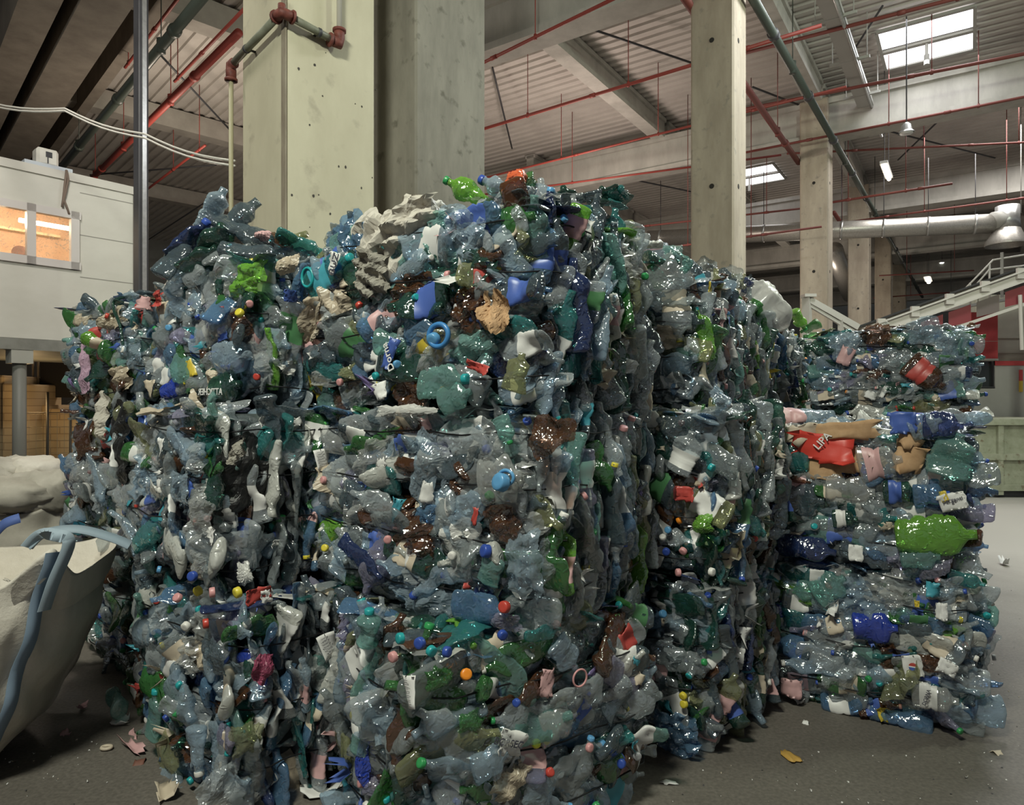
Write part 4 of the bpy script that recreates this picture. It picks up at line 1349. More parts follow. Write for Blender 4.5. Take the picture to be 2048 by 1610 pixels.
# dark yard beneath: back wall, board stacks behind a wire fence
m = MB(); m.bar(Vector((-36, 27, 4.6)), Vector((-3.2, 34, 4.6)), .3, 9.2); struct(m.build('wall_left', WALLM))
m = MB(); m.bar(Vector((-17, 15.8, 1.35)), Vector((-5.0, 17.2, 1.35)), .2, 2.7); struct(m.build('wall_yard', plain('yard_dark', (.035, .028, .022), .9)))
BRICK = nm('paper_block')[0]
nt = BRICK.node_tree; N = nt.nodes; L = nt.links
br = N.new('ShaderNodeTexBrick'); br.inputs['Scale'].default_value = 1.0; br.inputs['Color1'].default_value = (.40, .30, .18, 1); br.inputs['Color2'].default_value = (.34, .255, .15, 1); br.inputs['Mortar'].default_value = (.24, .17, .10, 1)
br.inputs['Brick Width'].default_value = .34; br.inputs['Row Height'].default_value = .13; br.inputs['Mortar Size'].default_value = .008
tc = N.new('ShaderNodeTexCoord'); mp = N.new('ShaderNodeMapping'); mp.inputs['Rotation'].default_value = (R(90), 0, 0)
L.new(tc.outputs['Object'], mp.inputs[0]); L.new(mp.outputs[0], br.inputs['Vector']); L.new(br.outputs[0], N['Principled BSDF'].inputs['Base Color']); N['Principled BSDF'].inputs['Roughness'].default_value = .85
def yard_block(px0, px1, py_top, y, h_, dep, label):
    x0 = (px0 - CX) / F * y; x1 = (px1 - CX) / F * y
    r_ = empty('board_stack', Vector((x0, y, 0)), 0, label, 'stack of boards', 'stacks of boards behind the fence')
    g = np.random.default_rng(int(px0) + 500)
    m = MB(); nn = 3
    for i in range(nn):
        m.box(((x1 - x0) * i / nn + .01, g.uniform(0, .08), 0.12), ((x1 - x0) * (i + 1) / nn - .01, dep, h_ * g.uniform(.9, 1.0)), bevel=.03)
    m.build('boards', BRICK, r_)
    m = MB(); m.box((0, .05, 0), (x1 - x0, dep, .12)); m.build('pallet', plain('pallet_brown', (.16, .11, .06), .8), r_)
    return r_
zz = lambda py, y: CAM_Z - (py - CY) / F * y
yard_block(44, 185, 815, 12.6, zz(808, 12.6), 1.2, 'stack of tan boards lit warmly behind the wire fence')
yard_block(-70, 36, 740, 12.0, zz(745, 12.0), 1.2, 'taller tan board stack left of the round post')
# wire fence panel
fy = 11.6
fn = empty('wire_fence', Vector(((44 - CX) / F * fy, fy, 0)), 0, 'wire mesh fence panel in front of the tan boards', 'fence')
x1 = (200 - 44) / F * fy; hf = zz(825, fy)
m = MB()
for x_ in np.arange(0, x1, .12): m.tube([(x_, 0, .1), (x_, 0, hf)], .003, 4, cap=False)
for z_q in np.arange(.1, hf, .22): m.tube([(0, 0, z_q), (x1, 0, z_q)], .003, 4, cap=False)
m.build('mesh', plain('wire_grey', (.22, .18, .12), .6), fn)
m = MB(); m.tube([(0, 0, 0), (0, 0, hf), (x1, 0, hf), (x1, 0, 0)], .02, 8); m.tube([(0, 0, zz(927, fy)), (x1, 0, zz(927, fy))], .018, 8); m.tube([(.45, -.02, 0), (.45, -.02, hf + .35)], .022, 8); m.tube([(x1 * .62, 0, 0), (x1 * .62, 0, hf)], .02, 8)
m.build('fence_frame', plain('fence_dark', (.06, .05, .04), .6), fn, True)
# frame of a dark rack further back
fk = empty('dark_rack', Vector(((62 - CX) / F * 12.9, 12.95, 0)), 0, 'dark metal rack standing in the shade under the deck', 'rack')
m = MB(); x1 = (165 - 62) / F * 12.9
for x_ in (0, .1, x1): m.tube([(x_, 0, 0), (x_, 0, zz(712, 12.9))], .02, 6)
m.tube([(0, 0, zz(714, 12.9)), (x1, 0, zz(714, 12.9))], .02, 6)
m.build('rack_frame', plain('rack_brown', (.16, .12, .08), .6), fk)
m = MB(); m.box((.1, .05, zz(795, 12.9)), (x1, .1, zz(720, 12.9))); m.build('rack_panel', plain('rack_black', (.015, .012, .01), .9), fk)
# heap of white paper in a tray
hp = G(150, 1032)
hb = empty('paper_bin', hp, 0, 'low bin full of loose white paper behind the big bags', 'bin')
m = MB(); m.box((-.75, -.25, 0), (.75, .65, .13)); m.box((-.78, -.28, .11), (.78, -.24, .17)); m.build('tray', plain('tray_cream', (.34, .30, .23), .7), hb)
g = np.random.default_rng(9); m = MB()
for i in range(260):
    V, Fs, _ = LOWS[g.integers(len(LOWS))]
    Mx = Matrix.Translation((g.uniform(-.72, .72), g.uniform(-.22, .6), .15 + .18 * g.uniform() ** 1.5 * 1.3)) @ Euler((g.normal(0, .5), g.normal(0, .5), g.uniform(0, 6))).to_matrix().to_4x4() @ Matrix.Scale(2.2, 4)
    m.add(tr(Mx, V), Fs)
o = m.build('loose_paper', PAPER, hb); o['kind'] = 'stuff'
kb = G(185, 1062)
m = MB(); m.box((-.35, -.1, 0), (.5, .1, .09), M=Matrix.Translation(kb)); tag(m.build('red_kerb', plain('kerb_red', (.30, .02, .03), .6), None), 'low dark red beam lying on the floor beside the bales', 'beam')
# loose rubbish on the floor between bags and bales
def loose(me, px, py, rot, sc, mat, name, label, cat, z=.02, group=None):
    p = G(px, py); 
    M = Matrix.Translation(p + Vector((0, 0, z))) @ Euler(rot).to_matrix().to_4x4() @ Matrix.Scale(sc, 4)
    o = put(None, me, M, mat, name, label); o['category'] = cat
    if group: o['group'] = group
    return o
g = np.random.default_rng(77)
for i in range(12):
    px = g.uniform(118, 232); py = g.uniform(1062, 1120)
    gg = sheet_geo(g, g.uniform(.14, .3), g.uniform(.1, .2), bend=.8, ragged=.3)
    me = mk_mesh('cardboard_piece', *gg, 1)
    loose(me, px, py, (g.normal(0, .4), g.normal(0, .4), g.uniform(0, 6)), 1, [CARD, LBL['beige'], CARD, PAPER][i % 4], 'cardboard_piece', 'scrap of card or paper on the littered floor behind the near big bag', 'scrap', .08, 'scraps behind the near big bag')
b_ = put_bottle(None, Matrix.Translation(G(140, 1075) + Vector((0, 0, .1))) @ Euler((0, -.9, .4)).to_matrix().to_4x4(), g, 'lime', None, 3, 'crushed_bottle')
tag(b_, 'green crushed bottle leaning among the scraps behind the near big bag', 'bottle')
for px, py, lb in ((215, 1290, 'dark green crushed bottle low between near bag and bales'), (200, 1250, 'dark crushed bottle behind the corner of the near bag'), (225, 1235, 'second dark crushed bottle behind the corner of the near bag')):
    b_ = put_bottle(None, Matrix.Translation(G(px, py) + Vector((0, 0.1, .06))) @ Euler((.3, g.normal(0, .3), g.uniform(0, 6))).to_matrix().to_4x4(), g, 'dark', None, None, 'crushed_bottle')
    tag(b_, lb, 'bottle')

# ------------------------------------------------------------------ big bags
BAG = mottled('bag_woven_white', (.56, .51, .44), (.66, .61, .54), 5, .75, bump=.7, c3=(.40, .36, .30), scale2=4)
BAGD = mottled('bag_woven_dirty', (.36, .33, .28), (.50, .46, .40), 4, .8, bump=.3)
STRAP = plain('strap_blue_grey', (.20, .27, .36), .6)
STRAPB = plain('strap_blue', (.10, .16, .42), .6)
def big_bag(loc, yaw, hw, h_, label, mat, seed, base=.8, off=(0, 0), peak=.10, sag=.05, inner=.20):
    """sack with four corners; flares from a narrower base, shifted by `off`, up to the rim"""
    g = np.random.default_rng(seed)
    r_ = empty('big_bag', loc, yaw, label, 'bag', 'white woven big bags')
    nz, na = 44, 120
    phs = g.uniform(0, 6, 12)
    def pt(t, a, out=0.0):
        c, s = math.cos(a), math.sin(a)
        pw = 2 / (3.0 + 3.2 * t)
        x = math.copysign(abs(c) ** pw, c); y = math.copysign(abs(s) ** pw, s)
        r0 = hw * (base + (1 - base) * t ** .8 + .10 * math.sin(PI * min(1, t * 1.15)))
        if t < .12: r0 *= .80 + .2 * math.sqrt(t / .12)
        f = lambda q: 2 * abs(q / (2 * PI) - math.floor(q / (2 * PI) + .5))
        fold = .035 * (f(3 * a + 5 * t + phs[0]) - .5) * (1 - .5 * t) + .022 * (f(5 * a - 9 * t + phs[1]) - .5) + .020 * (f(16 * t + 2 * a + phs[2]) - .5) * (1 - t) + .012 * (f(11 * a + 6 * t + phs[3]) - .5) + .008 * math.sin(23 * t + 7 * a + phs[4])
        z = t * h_
        if t > .45:
            k = (t - .45) / .55
            z += k * k * (abs(math.sin(2 * a)) ** 3 * (peak if math.cos(a + PI / 4) > .7 else peak * .15) - sag * (1 - abs(math.sin(2 * a))))
        rr = r0 + fold + out
        k = (1 - t)
        return Vector((x * rr + off[0] * k, y * rr + off[1] * k, max(0, z)))
    V = []; Fs = []
    for i in range(nz + 1):
        for j in range(na):
            V.append(tuple(pt(i / nz, 2 * PI * j / na)))
    for i in range(nz):
        for j in range(na):
            j2 = (j + 1) % na
            Fs.append((i * na + j, i * na + j2, (i + 1) * na + j2, (i + 1) * na + j))
    Fs.append(tuple(range(na - 1, -1, -1)))
    top = nz * na
    n0 = len(V)
    for k, (q, dz) in enumerate(((.985, -.01), (.955, -.6 * inner), (.86, -inner), (.4, -inner * .9))):
        for j in range(na):
            x, y, z = V[top + j]
            V.append((x * q, y * q, z + dz + (.02 * g.normal() if k == 3 else 0)))
    prev = top
    for k in range(4):
        cur = n0 + k * na
        for j in range(na):
            j2 = (j + 1) % na
            Fs.append((prev + j, prev + j2, cur + j2, cur + j))
        prev = cur
    Fs.append(tuple(prev + j for j in range(na)))
    m = MB(); m.add(V, Fs)
    m.build('woven_body', mat, r_, True)
    return r_, pt
def ribbon(pts, wd, nrm, mat, name, parent, inv, th=.004):
    V = []; Fs = []
    for i, p in enumerate(pts):
        d = (pts[min(i + 1, len(pts) - 1)] - pts[max(i - 1, 0)]).normalized()
        s = d.cross(nrm).normalized() * wd / 2
        for q in (p - s, p + s, p + s + nrm * th, p - s + nrm * th): V.append(tuple(inv @ q))
    for i in range(len(pts) - 1):
        for j in range(4):
            Fs.append((i * 4 + j, i * 4 + (j + 1) % 4, (i + 1) * 4 + (j + 1) % 4, (i + 1) * 4 + j))
    m = MB(); m.add(V, Fs); return m.build(name, mat, parent, True)
def smooth(pts, n=6):
    out = []
    P = [pts[0]] + list(pts) + [pts[-1]]
    for i in range(1, len(P) - 2):
        for q in np.linspace(0, 1, n, endpoint=False):
            a, b, c, d = P[i - 1], P[i], P[i + 1], P[i + 2]
            out.append(.5 * ((2 * b) + (c - a) * q + (2 * a - 5 * b + 4 * c - d) * q * q + (3 * b - a - 3 * c + d) * q ** 3))
    out.append(pts[-1]); return out
NB = Vector((-2.43, 3.06, 0))
bag, bpt = big_bag(NB, R(16), .50, .90, 'near white big bag with grey blue straps, standing open on the floor', BAG, 4, base=.80, off=(-.26, .12), peak=.13, sag=.03)
Mi = (Matrix.Translation(NB) @ rotz(R(16))).inverted()
Id = Matrix.Identity(4)
def bp_(px, py, y): return W(px, py, y)
ca = -PI / 4
nrm = Vector((.707, -.707, 0))
ribbon([bpt(t, ca, .008) for t in np.linspace(.99, .06, 26)], .052, nrm, STRAP, 'strap', bag, Id)
c0 = bpt(1.0, ca, .012); c1 = bpt(.80, ca + .10, .03); 
ribbon(smooth([c1, bpt(.9, ca + .09, .035), c0 + Vector((.05, .01, .02)), c0 + Vector((.0, .03, .05)), c0 + Vector((-.07, .06, .05)), c0 + Vector((-.12, .07, .0))]), .05, nrm, plain('strap_pale_blue', (.30, .37, .43), .6), 'strap_loop', bag, Id)
ribbon(smooth([c0 + Vector((-.12, .08, .0)), c0 + Vector((-.06, .10, .05)), c0 + Vector((.05, .12, .055)), c0 + Vector((.17, .14, .01)), c0 + Vector((.24, .15, -.03))]), .05, Vector((0, -.5, .85)).normalized(), plain('strap_pale_blue2', (.26, .33, .39), .6), 'strap_loop', bag, Id)
c2 = bpt(1.0, -PI / 2 - .62, .01)
ribbon(smooth([c2 + Vector((-.10, .0, .06)), c2 + Vector((.0, -.03, .05)), c2 + Vector((.07, -.05, -.03)), c2 + Vector((.04, -.05, -.10))]), .05, Vector((0, -1, .2)).normalized(), STRAP, 'strap_loop', bag, Id)
FB = Vector((-3.62, 4.75, 0))
bag2, bpt2 = big_bag(FB, R(20), .55, .92, 'full dirty big bag with a blue strap, behind the near bag', BAGD, 8, base=.9, peak=.05, sag=.02, inner=.05)
Mi2 = (Matrix.Translation(FB) @ rotz(R(20))).inverted()
ribbon(smooth([bp_(-5, 1062, 4.15), bp_(12, 1046, 4.13), bp_(40, 1036, 4.15)]), .06, Vector((0, -1, .3)).normalized(), STRAPB, 'strap', bag2, Mi2)
# bulging load on top of the far bag: stuffed sacks
g = np.random.default_rng(21)
for i, (px, py, yy, sx_, sy_, sz_) in enumerate(((10, 948, 4.7, .26, .22, .12), (62, 948, 4.75, .20, .20, .12), (26, 988, 4.45, .30, .24, .12), (78, 985, 4.5, .16, .2, .15), (-30, 965, 4.6, .25, .25, .15))):
    n_, k_ = 26, 40
    V = []; Fs = []
    for u in range(n_ + 1):
        for v in range(k_):
            th = PI * u / n_; ph_ = 2 * PI * v / k_
            V.append((math.sin(th) * math.cos(ph_), math.sin(th) * math.sin(ph_), math.cos(th)))
    V = np.array(V)
    V = np.sign(V) * np.abs(V) ** .8 * np.array([sx_, sy_, sz_])
    V = crinkle(V, .03, 5, 7, g); V = crinkle(V, .012, 14, 5, g)
    for u in range(n_):
        for v in range(k_):
            v2 = (v + 1) % k_
            Fs.append((u * k_ + v, (u + 1) * k_ + v, (u + 1) * k_ + v2, u * k_ + v2))
    me = mk_mesh('stuffed_sack', V, Fs, [0] * len(Fs), 1)
    put(bag2, me, Matrix.Translation(Mi2 @ W(px, py, yy)) @ rotz(g.uniform(0, 6)), BAGD if i != 1 else BAG, 'stuffed_sack')
# ------------------------------------------------------------------ the bales
bale('C1', (-.307, 2.27), 57, .72, 1.02, 0, .81, 'lowest bale of the central stack, turned askew under the two others', 'mix', 101, 'edge', 'flat', nf=34, nr=60, nfilm=22, nscr=22, ncap=22, wires=(.18, .47, .78))
bale('C2', (.09, 2.42), 34, 1.15, .94, .81, .80, 'middle bale of the central stack, bulging towards the camera', 'pale', 102, 'flat', 'edge', nf=52, nr=46, nfilm=26)
bale('C3', (.08, 2.42), 34, 1.18, .93, 1.61, .76, 'top bale of the central stack, the highest one, with grey sacking over its edge', 'mix', 103, 'flat', 'edge', nf=50, nr=50, nfilm=24)
bale('L1', (-1.067, 2.667), 45, 1.2, .9, 0, .82, 'lowest near bale of the stack beside the near white big bag', 'blue', 104, 'flat', 'edge', nf=58, nr=40, nfilm=20, ncap=18, wires=(.22, .5, .8))
bale('L2', (-1.223, 2.80), 44, 1.22, .9, .82, .78, 'middle near bale of the left stack with a dark shaded side', 'pale', 105, 'flat', 'edge', nf=60, nr=36, nfilm=24, nscr=22)
bale('L3', (-1.057, 3.0), 36, .92, .9, 1.60, .66, 'top bale of the left stack, under the heap of loose bottles', 'pale', 106, 'flat', 'edge', nf=56, nr=30, nfilm=24, nscr=22, ncap=18)
bale('L4', (-2.08, 3.72), 42, .95, .9, .80, .79, 'middle bale of the far left stack with a torn black sack on it', 'mix', 107, 'flat', 'edge', nf=40, nr=8, nfilm=14, dense=.8)
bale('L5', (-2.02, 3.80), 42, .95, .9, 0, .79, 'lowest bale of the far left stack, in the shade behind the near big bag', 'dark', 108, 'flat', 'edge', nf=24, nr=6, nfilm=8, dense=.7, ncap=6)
bale('L6', (-1.86, 3.62), 33, .95, .9, 1.60, .58, 'top bale of the far left stack with a pink rag hanging down', 'mix', 109, 'flat', 'edge', nf=50, nr=10, nfilm=18)
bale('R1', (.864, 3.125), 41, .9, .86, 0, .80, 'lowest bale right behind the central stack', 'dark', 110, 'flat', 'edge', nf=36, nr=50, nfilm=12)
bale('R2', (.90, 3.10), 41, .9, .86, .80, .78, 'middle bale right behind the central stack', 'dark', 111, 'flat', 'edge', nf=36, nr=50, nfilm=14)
bale('R3', (.92, 3.55), 31, 1.0, 1.02, 1.60, .70, 'first top bale of the row behind the central stack', 'mix', 112, 'flat', 'edge', nf=34, nr=56, nfilm=14)
bale('R4', (1.47, 4.47), 31, 1.0, 1.02, 1.60, .70, 'second top bale of the row, with a white plastic bag hooked on it', 'mix', 113, 'flat', 'edge', nf=8, nr=64, nfilm=10, dense=.8)
bale('R5', (2.02, 5.40), 31, 1.0, 1.02, 1.60, .66, 'third top bale of the row, further down the hall', 'mix', 114, 'flat', 'edge', nf=4, nr=50, nfilm=8, dense=.7)
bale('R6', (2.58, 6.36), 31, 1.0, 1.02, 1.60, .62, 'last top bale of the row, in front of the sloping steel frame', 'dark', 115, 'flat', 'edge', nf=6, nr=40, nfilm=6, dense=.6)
for i, (c, s) in enumerate((((1.47, 4.47), 31), ((2.02, 5.40), 31), ((2.58, 6.36), 31))):
    for k in (0, 1):
        bale('U%d%d' % (i, k), c, s, 1.0, 1.0, .8 * k, .79, ['lowest', 'middle'][k] + ' bale of the row under the ' + ['second', 'third', 'last'][i] + ' top one', 'dark', 130 + i * 2 + k, simple=True, left=False, top=False)
bale('S1', (2.234, 3.30), 30, .90, 1.15, 0, .76, 'lower bale of the free standing stack at the right', 'blue', 120, 'wide', 'flat', nf=78, nr=14, nfilm=20, nscr=20, wires=(.2, .5, .8), bulge=.03)
bale('S2', (2.21, 3.33), 30, .87, 1.15, .76, .72, 'upper bale of the right stack, with cardboard and a red sheet on its front', 'blue', 121, 'wide', 'flat', nf=70, nr=14, nfilm=20, wires=(.2, .5, .8), bulge=.03)
bale('S3', (3.22, 4.8), 22, .95, 1.0, 1.50, .66, 'single top bale behind the right stack, before the red cladding', 'blue', 122, 'wide', 'flat', nf=70, nr=10, nfilm=22, wires=(.2, .5, .8))
for k in (0, 1):
    bale('U4%d' % k, (3.22, 4.8), 22, .95, 1.0, .75 * k, .74, ['lowest', 'middle'][k] + ' bale under the single top one behind the right stack', 'dark', 150 + k, simple=True, left=False, top=False)
BLK = mottled('rubbish_dark', (.01, .01, .011), (.03, .03, .03), 10, .6)

# ------------------------------------------------------------------ pieces one can recognise in the bales
def on(key, face, px, py, d=.05, rot=0.0, tx=0.0, ty=0.0):
    """matrix on a bale's face under a pixel: x along the face, y up, z outwards"""
    B = BALES[key]
    p = face_point(B, face, px, py, d)
    if face == 'top':
        base = frame(Vector((1, 0, 0)), Vector((0, 1, 0)), Vector((0, 0, 1)))
    else:
        Uf, Nf = B.FR[face]
        base = frame(Uf, Vector((0, 0, 1)), Nf)
    return B, Matrix.Translation(p) @ base @ rotz(rot) @ rotx(tx) @ roty(ty)


def px2m(key, px, py):
    B = BALES[key]
    p = B.M @ face_point(B, 'front', px, py, .05)
    return p.y / F


gh = np.random.default_rng(500)
def hero_film(key, face, px, py, wpx, hpx, col, rot=0, d=.06, lab=None, amp=.02, freq=9, name='film_scrap', square=.5, curl=.03, mat=None, yref=None):
    B, M = on(key, face, px, py, d, rot)
    y = (B.M @ face_point(B, face, px, py, d)).y
    gg = film_geo(gh, wpx / F * y * 1.08, hpx / F * y * 1.08, n=24, amp=amp, freq=freq, curl=curl, square=square)
    return put(B.root, mk_mesh(name, *gg, 1, square > .8), M, mat or PET[col], name, lab)


def hero_bottle(key, face, px, py, lpx, col, rot=0, cap=None, d=.055, lab=None, wr=.19, flat=.5, label=None, tx=0, ty=0, lblcol='white', loose=False, group=None):
    B, M = on(key, face, px, py, d, rot, tx, ty)
    y = (B.M @ face_point(B, face, px, py, d)).y
    Lm = lpx / F * y
    V, Fs, Ms, neck, nd = bottle_geo(gh, Lm, Lm * wr, flat, 30, 20, label=bool(label), dent=Lm * .05, wob=Lm * .018, bend=.4)
    me = mk_mesh('crushed_bottle', V, Fs, Ms, 2 if label else 1)
    o = put(None if loose else B.root, me, (B.M @ M) if loose else M, PET[col], 'crushed_bottle', lab)
    if label: slotmat(o, 1, LBL[label])
    if cap:
        dd = Vector(nd).normalized()
        k = max(.7, Lm * wr * .30 / .0155 * 1.15)
        c = bpy.data.objects.new('cap', CAPM); COL.objects.link(c); c.parent = o
        c.matrix_local = Matrix.Translation(Vector(neck) - dd * .010) @ dd.to_track_quat('X', 'Z').to_matrix().to_4x4() @ Matrix.Scale(k, 4)
        slotmat(c, 0, CAPC[cap])
    if loose:
        o['category'] = 'bottle'
        if group: o['group'] = group
    return o


def hero_sheet(key, face, px, py, wpx, hpx, mat, rot=0, d=.075, name='label_scrap', lab=None, bend=.3, ragged=.12, tx=0, ty=0, wob=.004):
    B, M = on(key, face, px, py, d, rot, tx, ty)
    y = (B.M @ face_point(B, face, px, py, d)).y
    gg = sheet_geo(gh, wpx / F * y, hpx / F * y, 8, 7, bend=bend, wob=wob, thick=.0015, ragged=ragged)
    return put(B.root, mk_mesh(name, *gg, 1), M, mat, name, lab)


def hero_cap(key, face, px, py, col, sc=1.0, d=.06, dirv=None):
    B, M = on(key, face, px, py, d)
    n = Vector(dirv) if dirv else Vector((gh.normal(0, .35), gh.normal(0, .35), 1))
    Mx = M @ n.normalized().to_track_quat('X', 'Z').to_matrix().to_4x4() @ Matrix.Scale(sc, 4)
    return put(B.root, CAPM, Mx, CAPC[col], 'bottle_cap')


def text_part(key, face, px, py, txt, hpx, mat, rot=0, d=.082, parent=None, mirror=False, name='lettering'):
    cu = bpy.data.curves.new('t', 'FONT'); cu.body = txt; cu.align_x = 'CENTER'; cu.align_y = 'CENTER'; cu.extrude = .001
    B, M = on(key, face, px, py, d, rot)
    y = (B.M @ face_point(B, face, px, py, d)).y
    cu.size = hpx / F * y * 1.35
    cu.offset = cu.size * .012
    cu.resolution_u = 2
    to = bpy.data.objects.new('t', cu); COL.objects.link(to)
    dg = bpy.context.evaluated_depsgraph_get()
    me = bpy.data.meshes.new_from_object(to.evaluated_get(dg))
    bpy.data.objects.remove(to)
    me.materials.clear(); me.materials.append(mat)
    o = bpy.data.objects.new(name, me); COL.objects.link(o)
    o.parent = B.root
    o.matrix_local = M @ (Matrix.Diagonal((-1, 1, 1, 1)) if mirror else Matrix.Identity(4))
    return o


def tag_card(key, face, px, py, wpx, hpx, rot=0, d=.09, lab=None):
    """paper tag tied to a wire, with faint printed lines"""
    B, M = on(key, face, px, py, d, rot)
    y = (B.M @ face_point(B, face, px, py, d)).y
    w_, h_ = wpx / F * y, hpx / F * y
    gg = sheet_geo(gh, w_, h_, 5, 7, bend=.25, wob=.0008, thick=.001, ragged=0)
    o = put(B.root, mk_mesh('paper_tag', *gg, 1), M, PAPER, 'paper_tag', lab)
    m = MB()
    for i in range(6):
        yy = h_ * (.36 - i * .13); ww = w_ * (.36 if i % 2 else .28)
        x = -ww
        while x < ww * .8:
            l_ = w_ * gh.uniform(.04, .14)
            m.box((x, yy, .0035), (min(x + l_, ww), yy + h_ * .012, .0045)); x += l_ + w_ * .035
    m.build('print_lines', INK, o)
    MB().tube([(0, h_ * .46, .003), (w_ * .05, h_ * .6, -.01), (0, h_ * .75, -.02)], .0015, 5).build('tie', WIRE, o)
    return o


def ring_handle(key, face, px, py, rpx, mat, wall=.12, d=.08, rot=0, squash=1.0, name='jug_collar', lab=None):
    B, M = on(key, face, px, py, d, rot)
    y = (B.M @ face_point(B, face, px, py, d)).y
    r_ = rpx / F * y
    m = MB(); n = 28
    m.tube([(r_ * math.cos(t) , r_ * squash * math.sin(t), 0) for t in np.linspace(0, 2 * PI, n, endpoint=False)], r_ * wall, 8, closed=True)
    o = m.build(name, mat, B.root, True); o.matrix_local = M
    if lab: o['label'] = lab
    return o


# tags
tag_card('C3', 'right', 1203, 618, 34, 56, -.45, lab='white paper tag on the top central bale')
tag_card('R3', 'right', 1443, 621, 22, 36, 0, d=.10)
tag_card('C2', 'front', 824, 1110, 27, 50, .03)
tag_card('L2', 'right', 643, 918, 30, 40, .15, d=.14)
tag_card('L1', 'right', 655, 1291, 34, 52, .3, d=.14)
tag_card('C1', 'front', 815, 1384, 46, 62, .25, d=.09)
tag_card('R2', 'right', 1508, 951, 22, 36, .1, d=.09)
tag_card('R1', 'right', 1491, 1275, 22, 40, -.1, d=.09)

# --- top central bale, lit front
SACK = mottled('sacking_grey', (.20, .185, .155), (.33, .31, .27), 14, .9, bump=.5, c3=(.10, .085, .06), scale2=18)
PAPB = mottled('paper_dirty', (.42, .39, .34), (.54, .50, .44), 8, .85, c3=(.2, .16, .11), scale2=14)
hero_film('C3', 'front', 745, 500, 120, 180, None, .45, .09, 'dirty grey sacking hanging over the edge of the bale', .03, 8, 'sacking', .3, .05, PAPB)
hero_film('C3', 'front', 790, 440, 150, 90, None, .35, .11, None, .035, 9, 'sacking', .4, .08, PAPB)
hero_film('C3', 'front', 735, 545, 80, 90, None, .2, .12, None, .03, 14, 'sacking', .4, .04, SACK)
hero_film('C3', 'front', 690, 480, 110, 110, 'blue', .9, .06, 'crumpled blue film')
hero_film('C3', 'front', 845, 500, 140, 120, 'aqua', .3, .07, None, .02, 16)
hero_film('C3', 'front', 905, 465, 100, 130, 'ice', 1.2, .07, None, .02, 12)
hero_bottle('C3', 'front', 655, 545, 130, 'teal', .40, 'teal', .08, 'teal handled jug with a white and blue label', .22, .5, label='cyan')
ring_handle('C3', 'front', 615, 555, 16, CAPC['teal'], .2, .10, .2, 1.2, 'jug_handle')
hero_film('C3', 'front', 650, 600, 110, 70, 'sack', .25, .09, 'crumpled beige film', .03, 8)
hero_film('C3', 'front', 615, 640, 50, 90, 'sack', -.3, .09, None, .03, 9)
hero_film('C3', 'front', 815, 585, 150, 70, 'brown', .25, .08, 'shiny brown film', .02, 14)
hero_film('C3', 'front', 930, 615, 80, 90, 'brown', -.3, .08, None, .02, 12)
hero_film('C3', 'front', 985, 620, 60, 80, None, .2, .09, 'crumpled brown paper', .03, 12, 'paper_scrap', .4, .03, CARD)
hero_film('C3', 'front', 925, 545, 130, 80, 'dark', .2, .07, None, .02, 12)
hero_film('C3', 'front', 850, 690, 170, 110, 'film', .35, .08, 'large clear jug', .02, 8)
ring_handle('C3', 'front', 877, 671, 25, plain('ring_blue', (.05, .20, .46), .35), .22, .115, .1, .9, 'jug_collar', 'bright blue jug collar')
o = hero_cap('C3', 'front', 871, 677, 'light', 1.6, .10)
hero_film('C3', 'front', 935, 690, 110, 60, 'aqua', .3, .08)
hero_film('C3', 'front', 790, 700, 90, 70, 'ice', .2, .07)
hero_sheet('C3', 'front', 775, 706, 26, 66, LBL['blue'], -.45, .125, bend=.5)
text_part('C3', 'front', 776, 714, 'Dorna', 17, PAPER, -1.2 + PI, .135)
text_part('C3', 'front', 668, 528, 'BUZ', 17, INK, 1.2, .14)
hero_sheet('C3', 'front', 667, 528, 20, 46, PAPER, -.35, .128, bend=.2)
hero_bottle('C3', 'front', 1035, 745, 80, 'olive', 1.3, None, .08, 'pale yellow green crushed bottle', .3, .4)
hero_bottle('C3', 'front', 885, 765, 120, 'aqua', .1, 'teal', .08, None, .25, .4)
hero_bottle('C3', 'front', 910, 795, 80, 'aqua', .3, None, .09, None, .3, .4)
hero_film('C3', 'front', 815, 775, 80, 80, 'brown', .2, .07)
hero_film('C3', 'front', 625, 710, 75, 50, 'slate', .3, .09, None, .01, 8, square=.9)
hero_sheet('C3', 'front', 757, 783, 34, 34, PAPER, .3, .095)
hero_sheet('C3', 'front', 958, 735, 52, 20, LBL['red'], -.35, .095)
hero_film('C3', 'front', 730, 640, 60, 60, 'lime', .2, .06)
hero_bottle('C3', 'right', 1220, 575, 60, 'aqua', 1.4, None, .06, None, .3, .5)
hero_film('C3', 'right', 1200, 455, 40, 60, 'ice', .2, .06)
hero_film('C3', 'front', 800, 822, 150, 22, 'white', .02, .10, 'long pale flattened strip', .006, 4, square=.3)
# --- middle central bale
hero_film('C2', 'front', 745, 925, 120, 90, 'film', .2, .08, None, .025, 10)
hero_film('C2', 'front', 845, 935, 60, 150, 'ice', -.1, .08, None, .015, 9)
hero_sheet('C2', 'front', 850, 985, 34, 42, LBL['white'], -.1, .10)
hero_film('C2', 'front', 918, 955, 75, 110, 'brown', -.4, .08, 'shiny brown film')
hero_bottle('C2', 'front', 1002, 960, 100, 'film', .2, None, .08, 'clear jug end with a blue lid', .42, .5)
hero_cap('C2', 'front', 1008, 966, 'light', 2.0, .125, (-.25, .25, 1))
ring_handle('C2', 'front', 1012, 955, 18, CAPC['light'], .2, .115, 0, .8)
hero_film('C2', 'front', 900, 1055, 110, 90, 'white', -.5, .085, None, .02, 12)
hero_film('C2', 'front', 1000, 1045, 75, 65, 'brown', .1, .085)
hero_sheet('C2', 'front', 950, 1033, 12, 36, LBL['red'], -.1, .10)
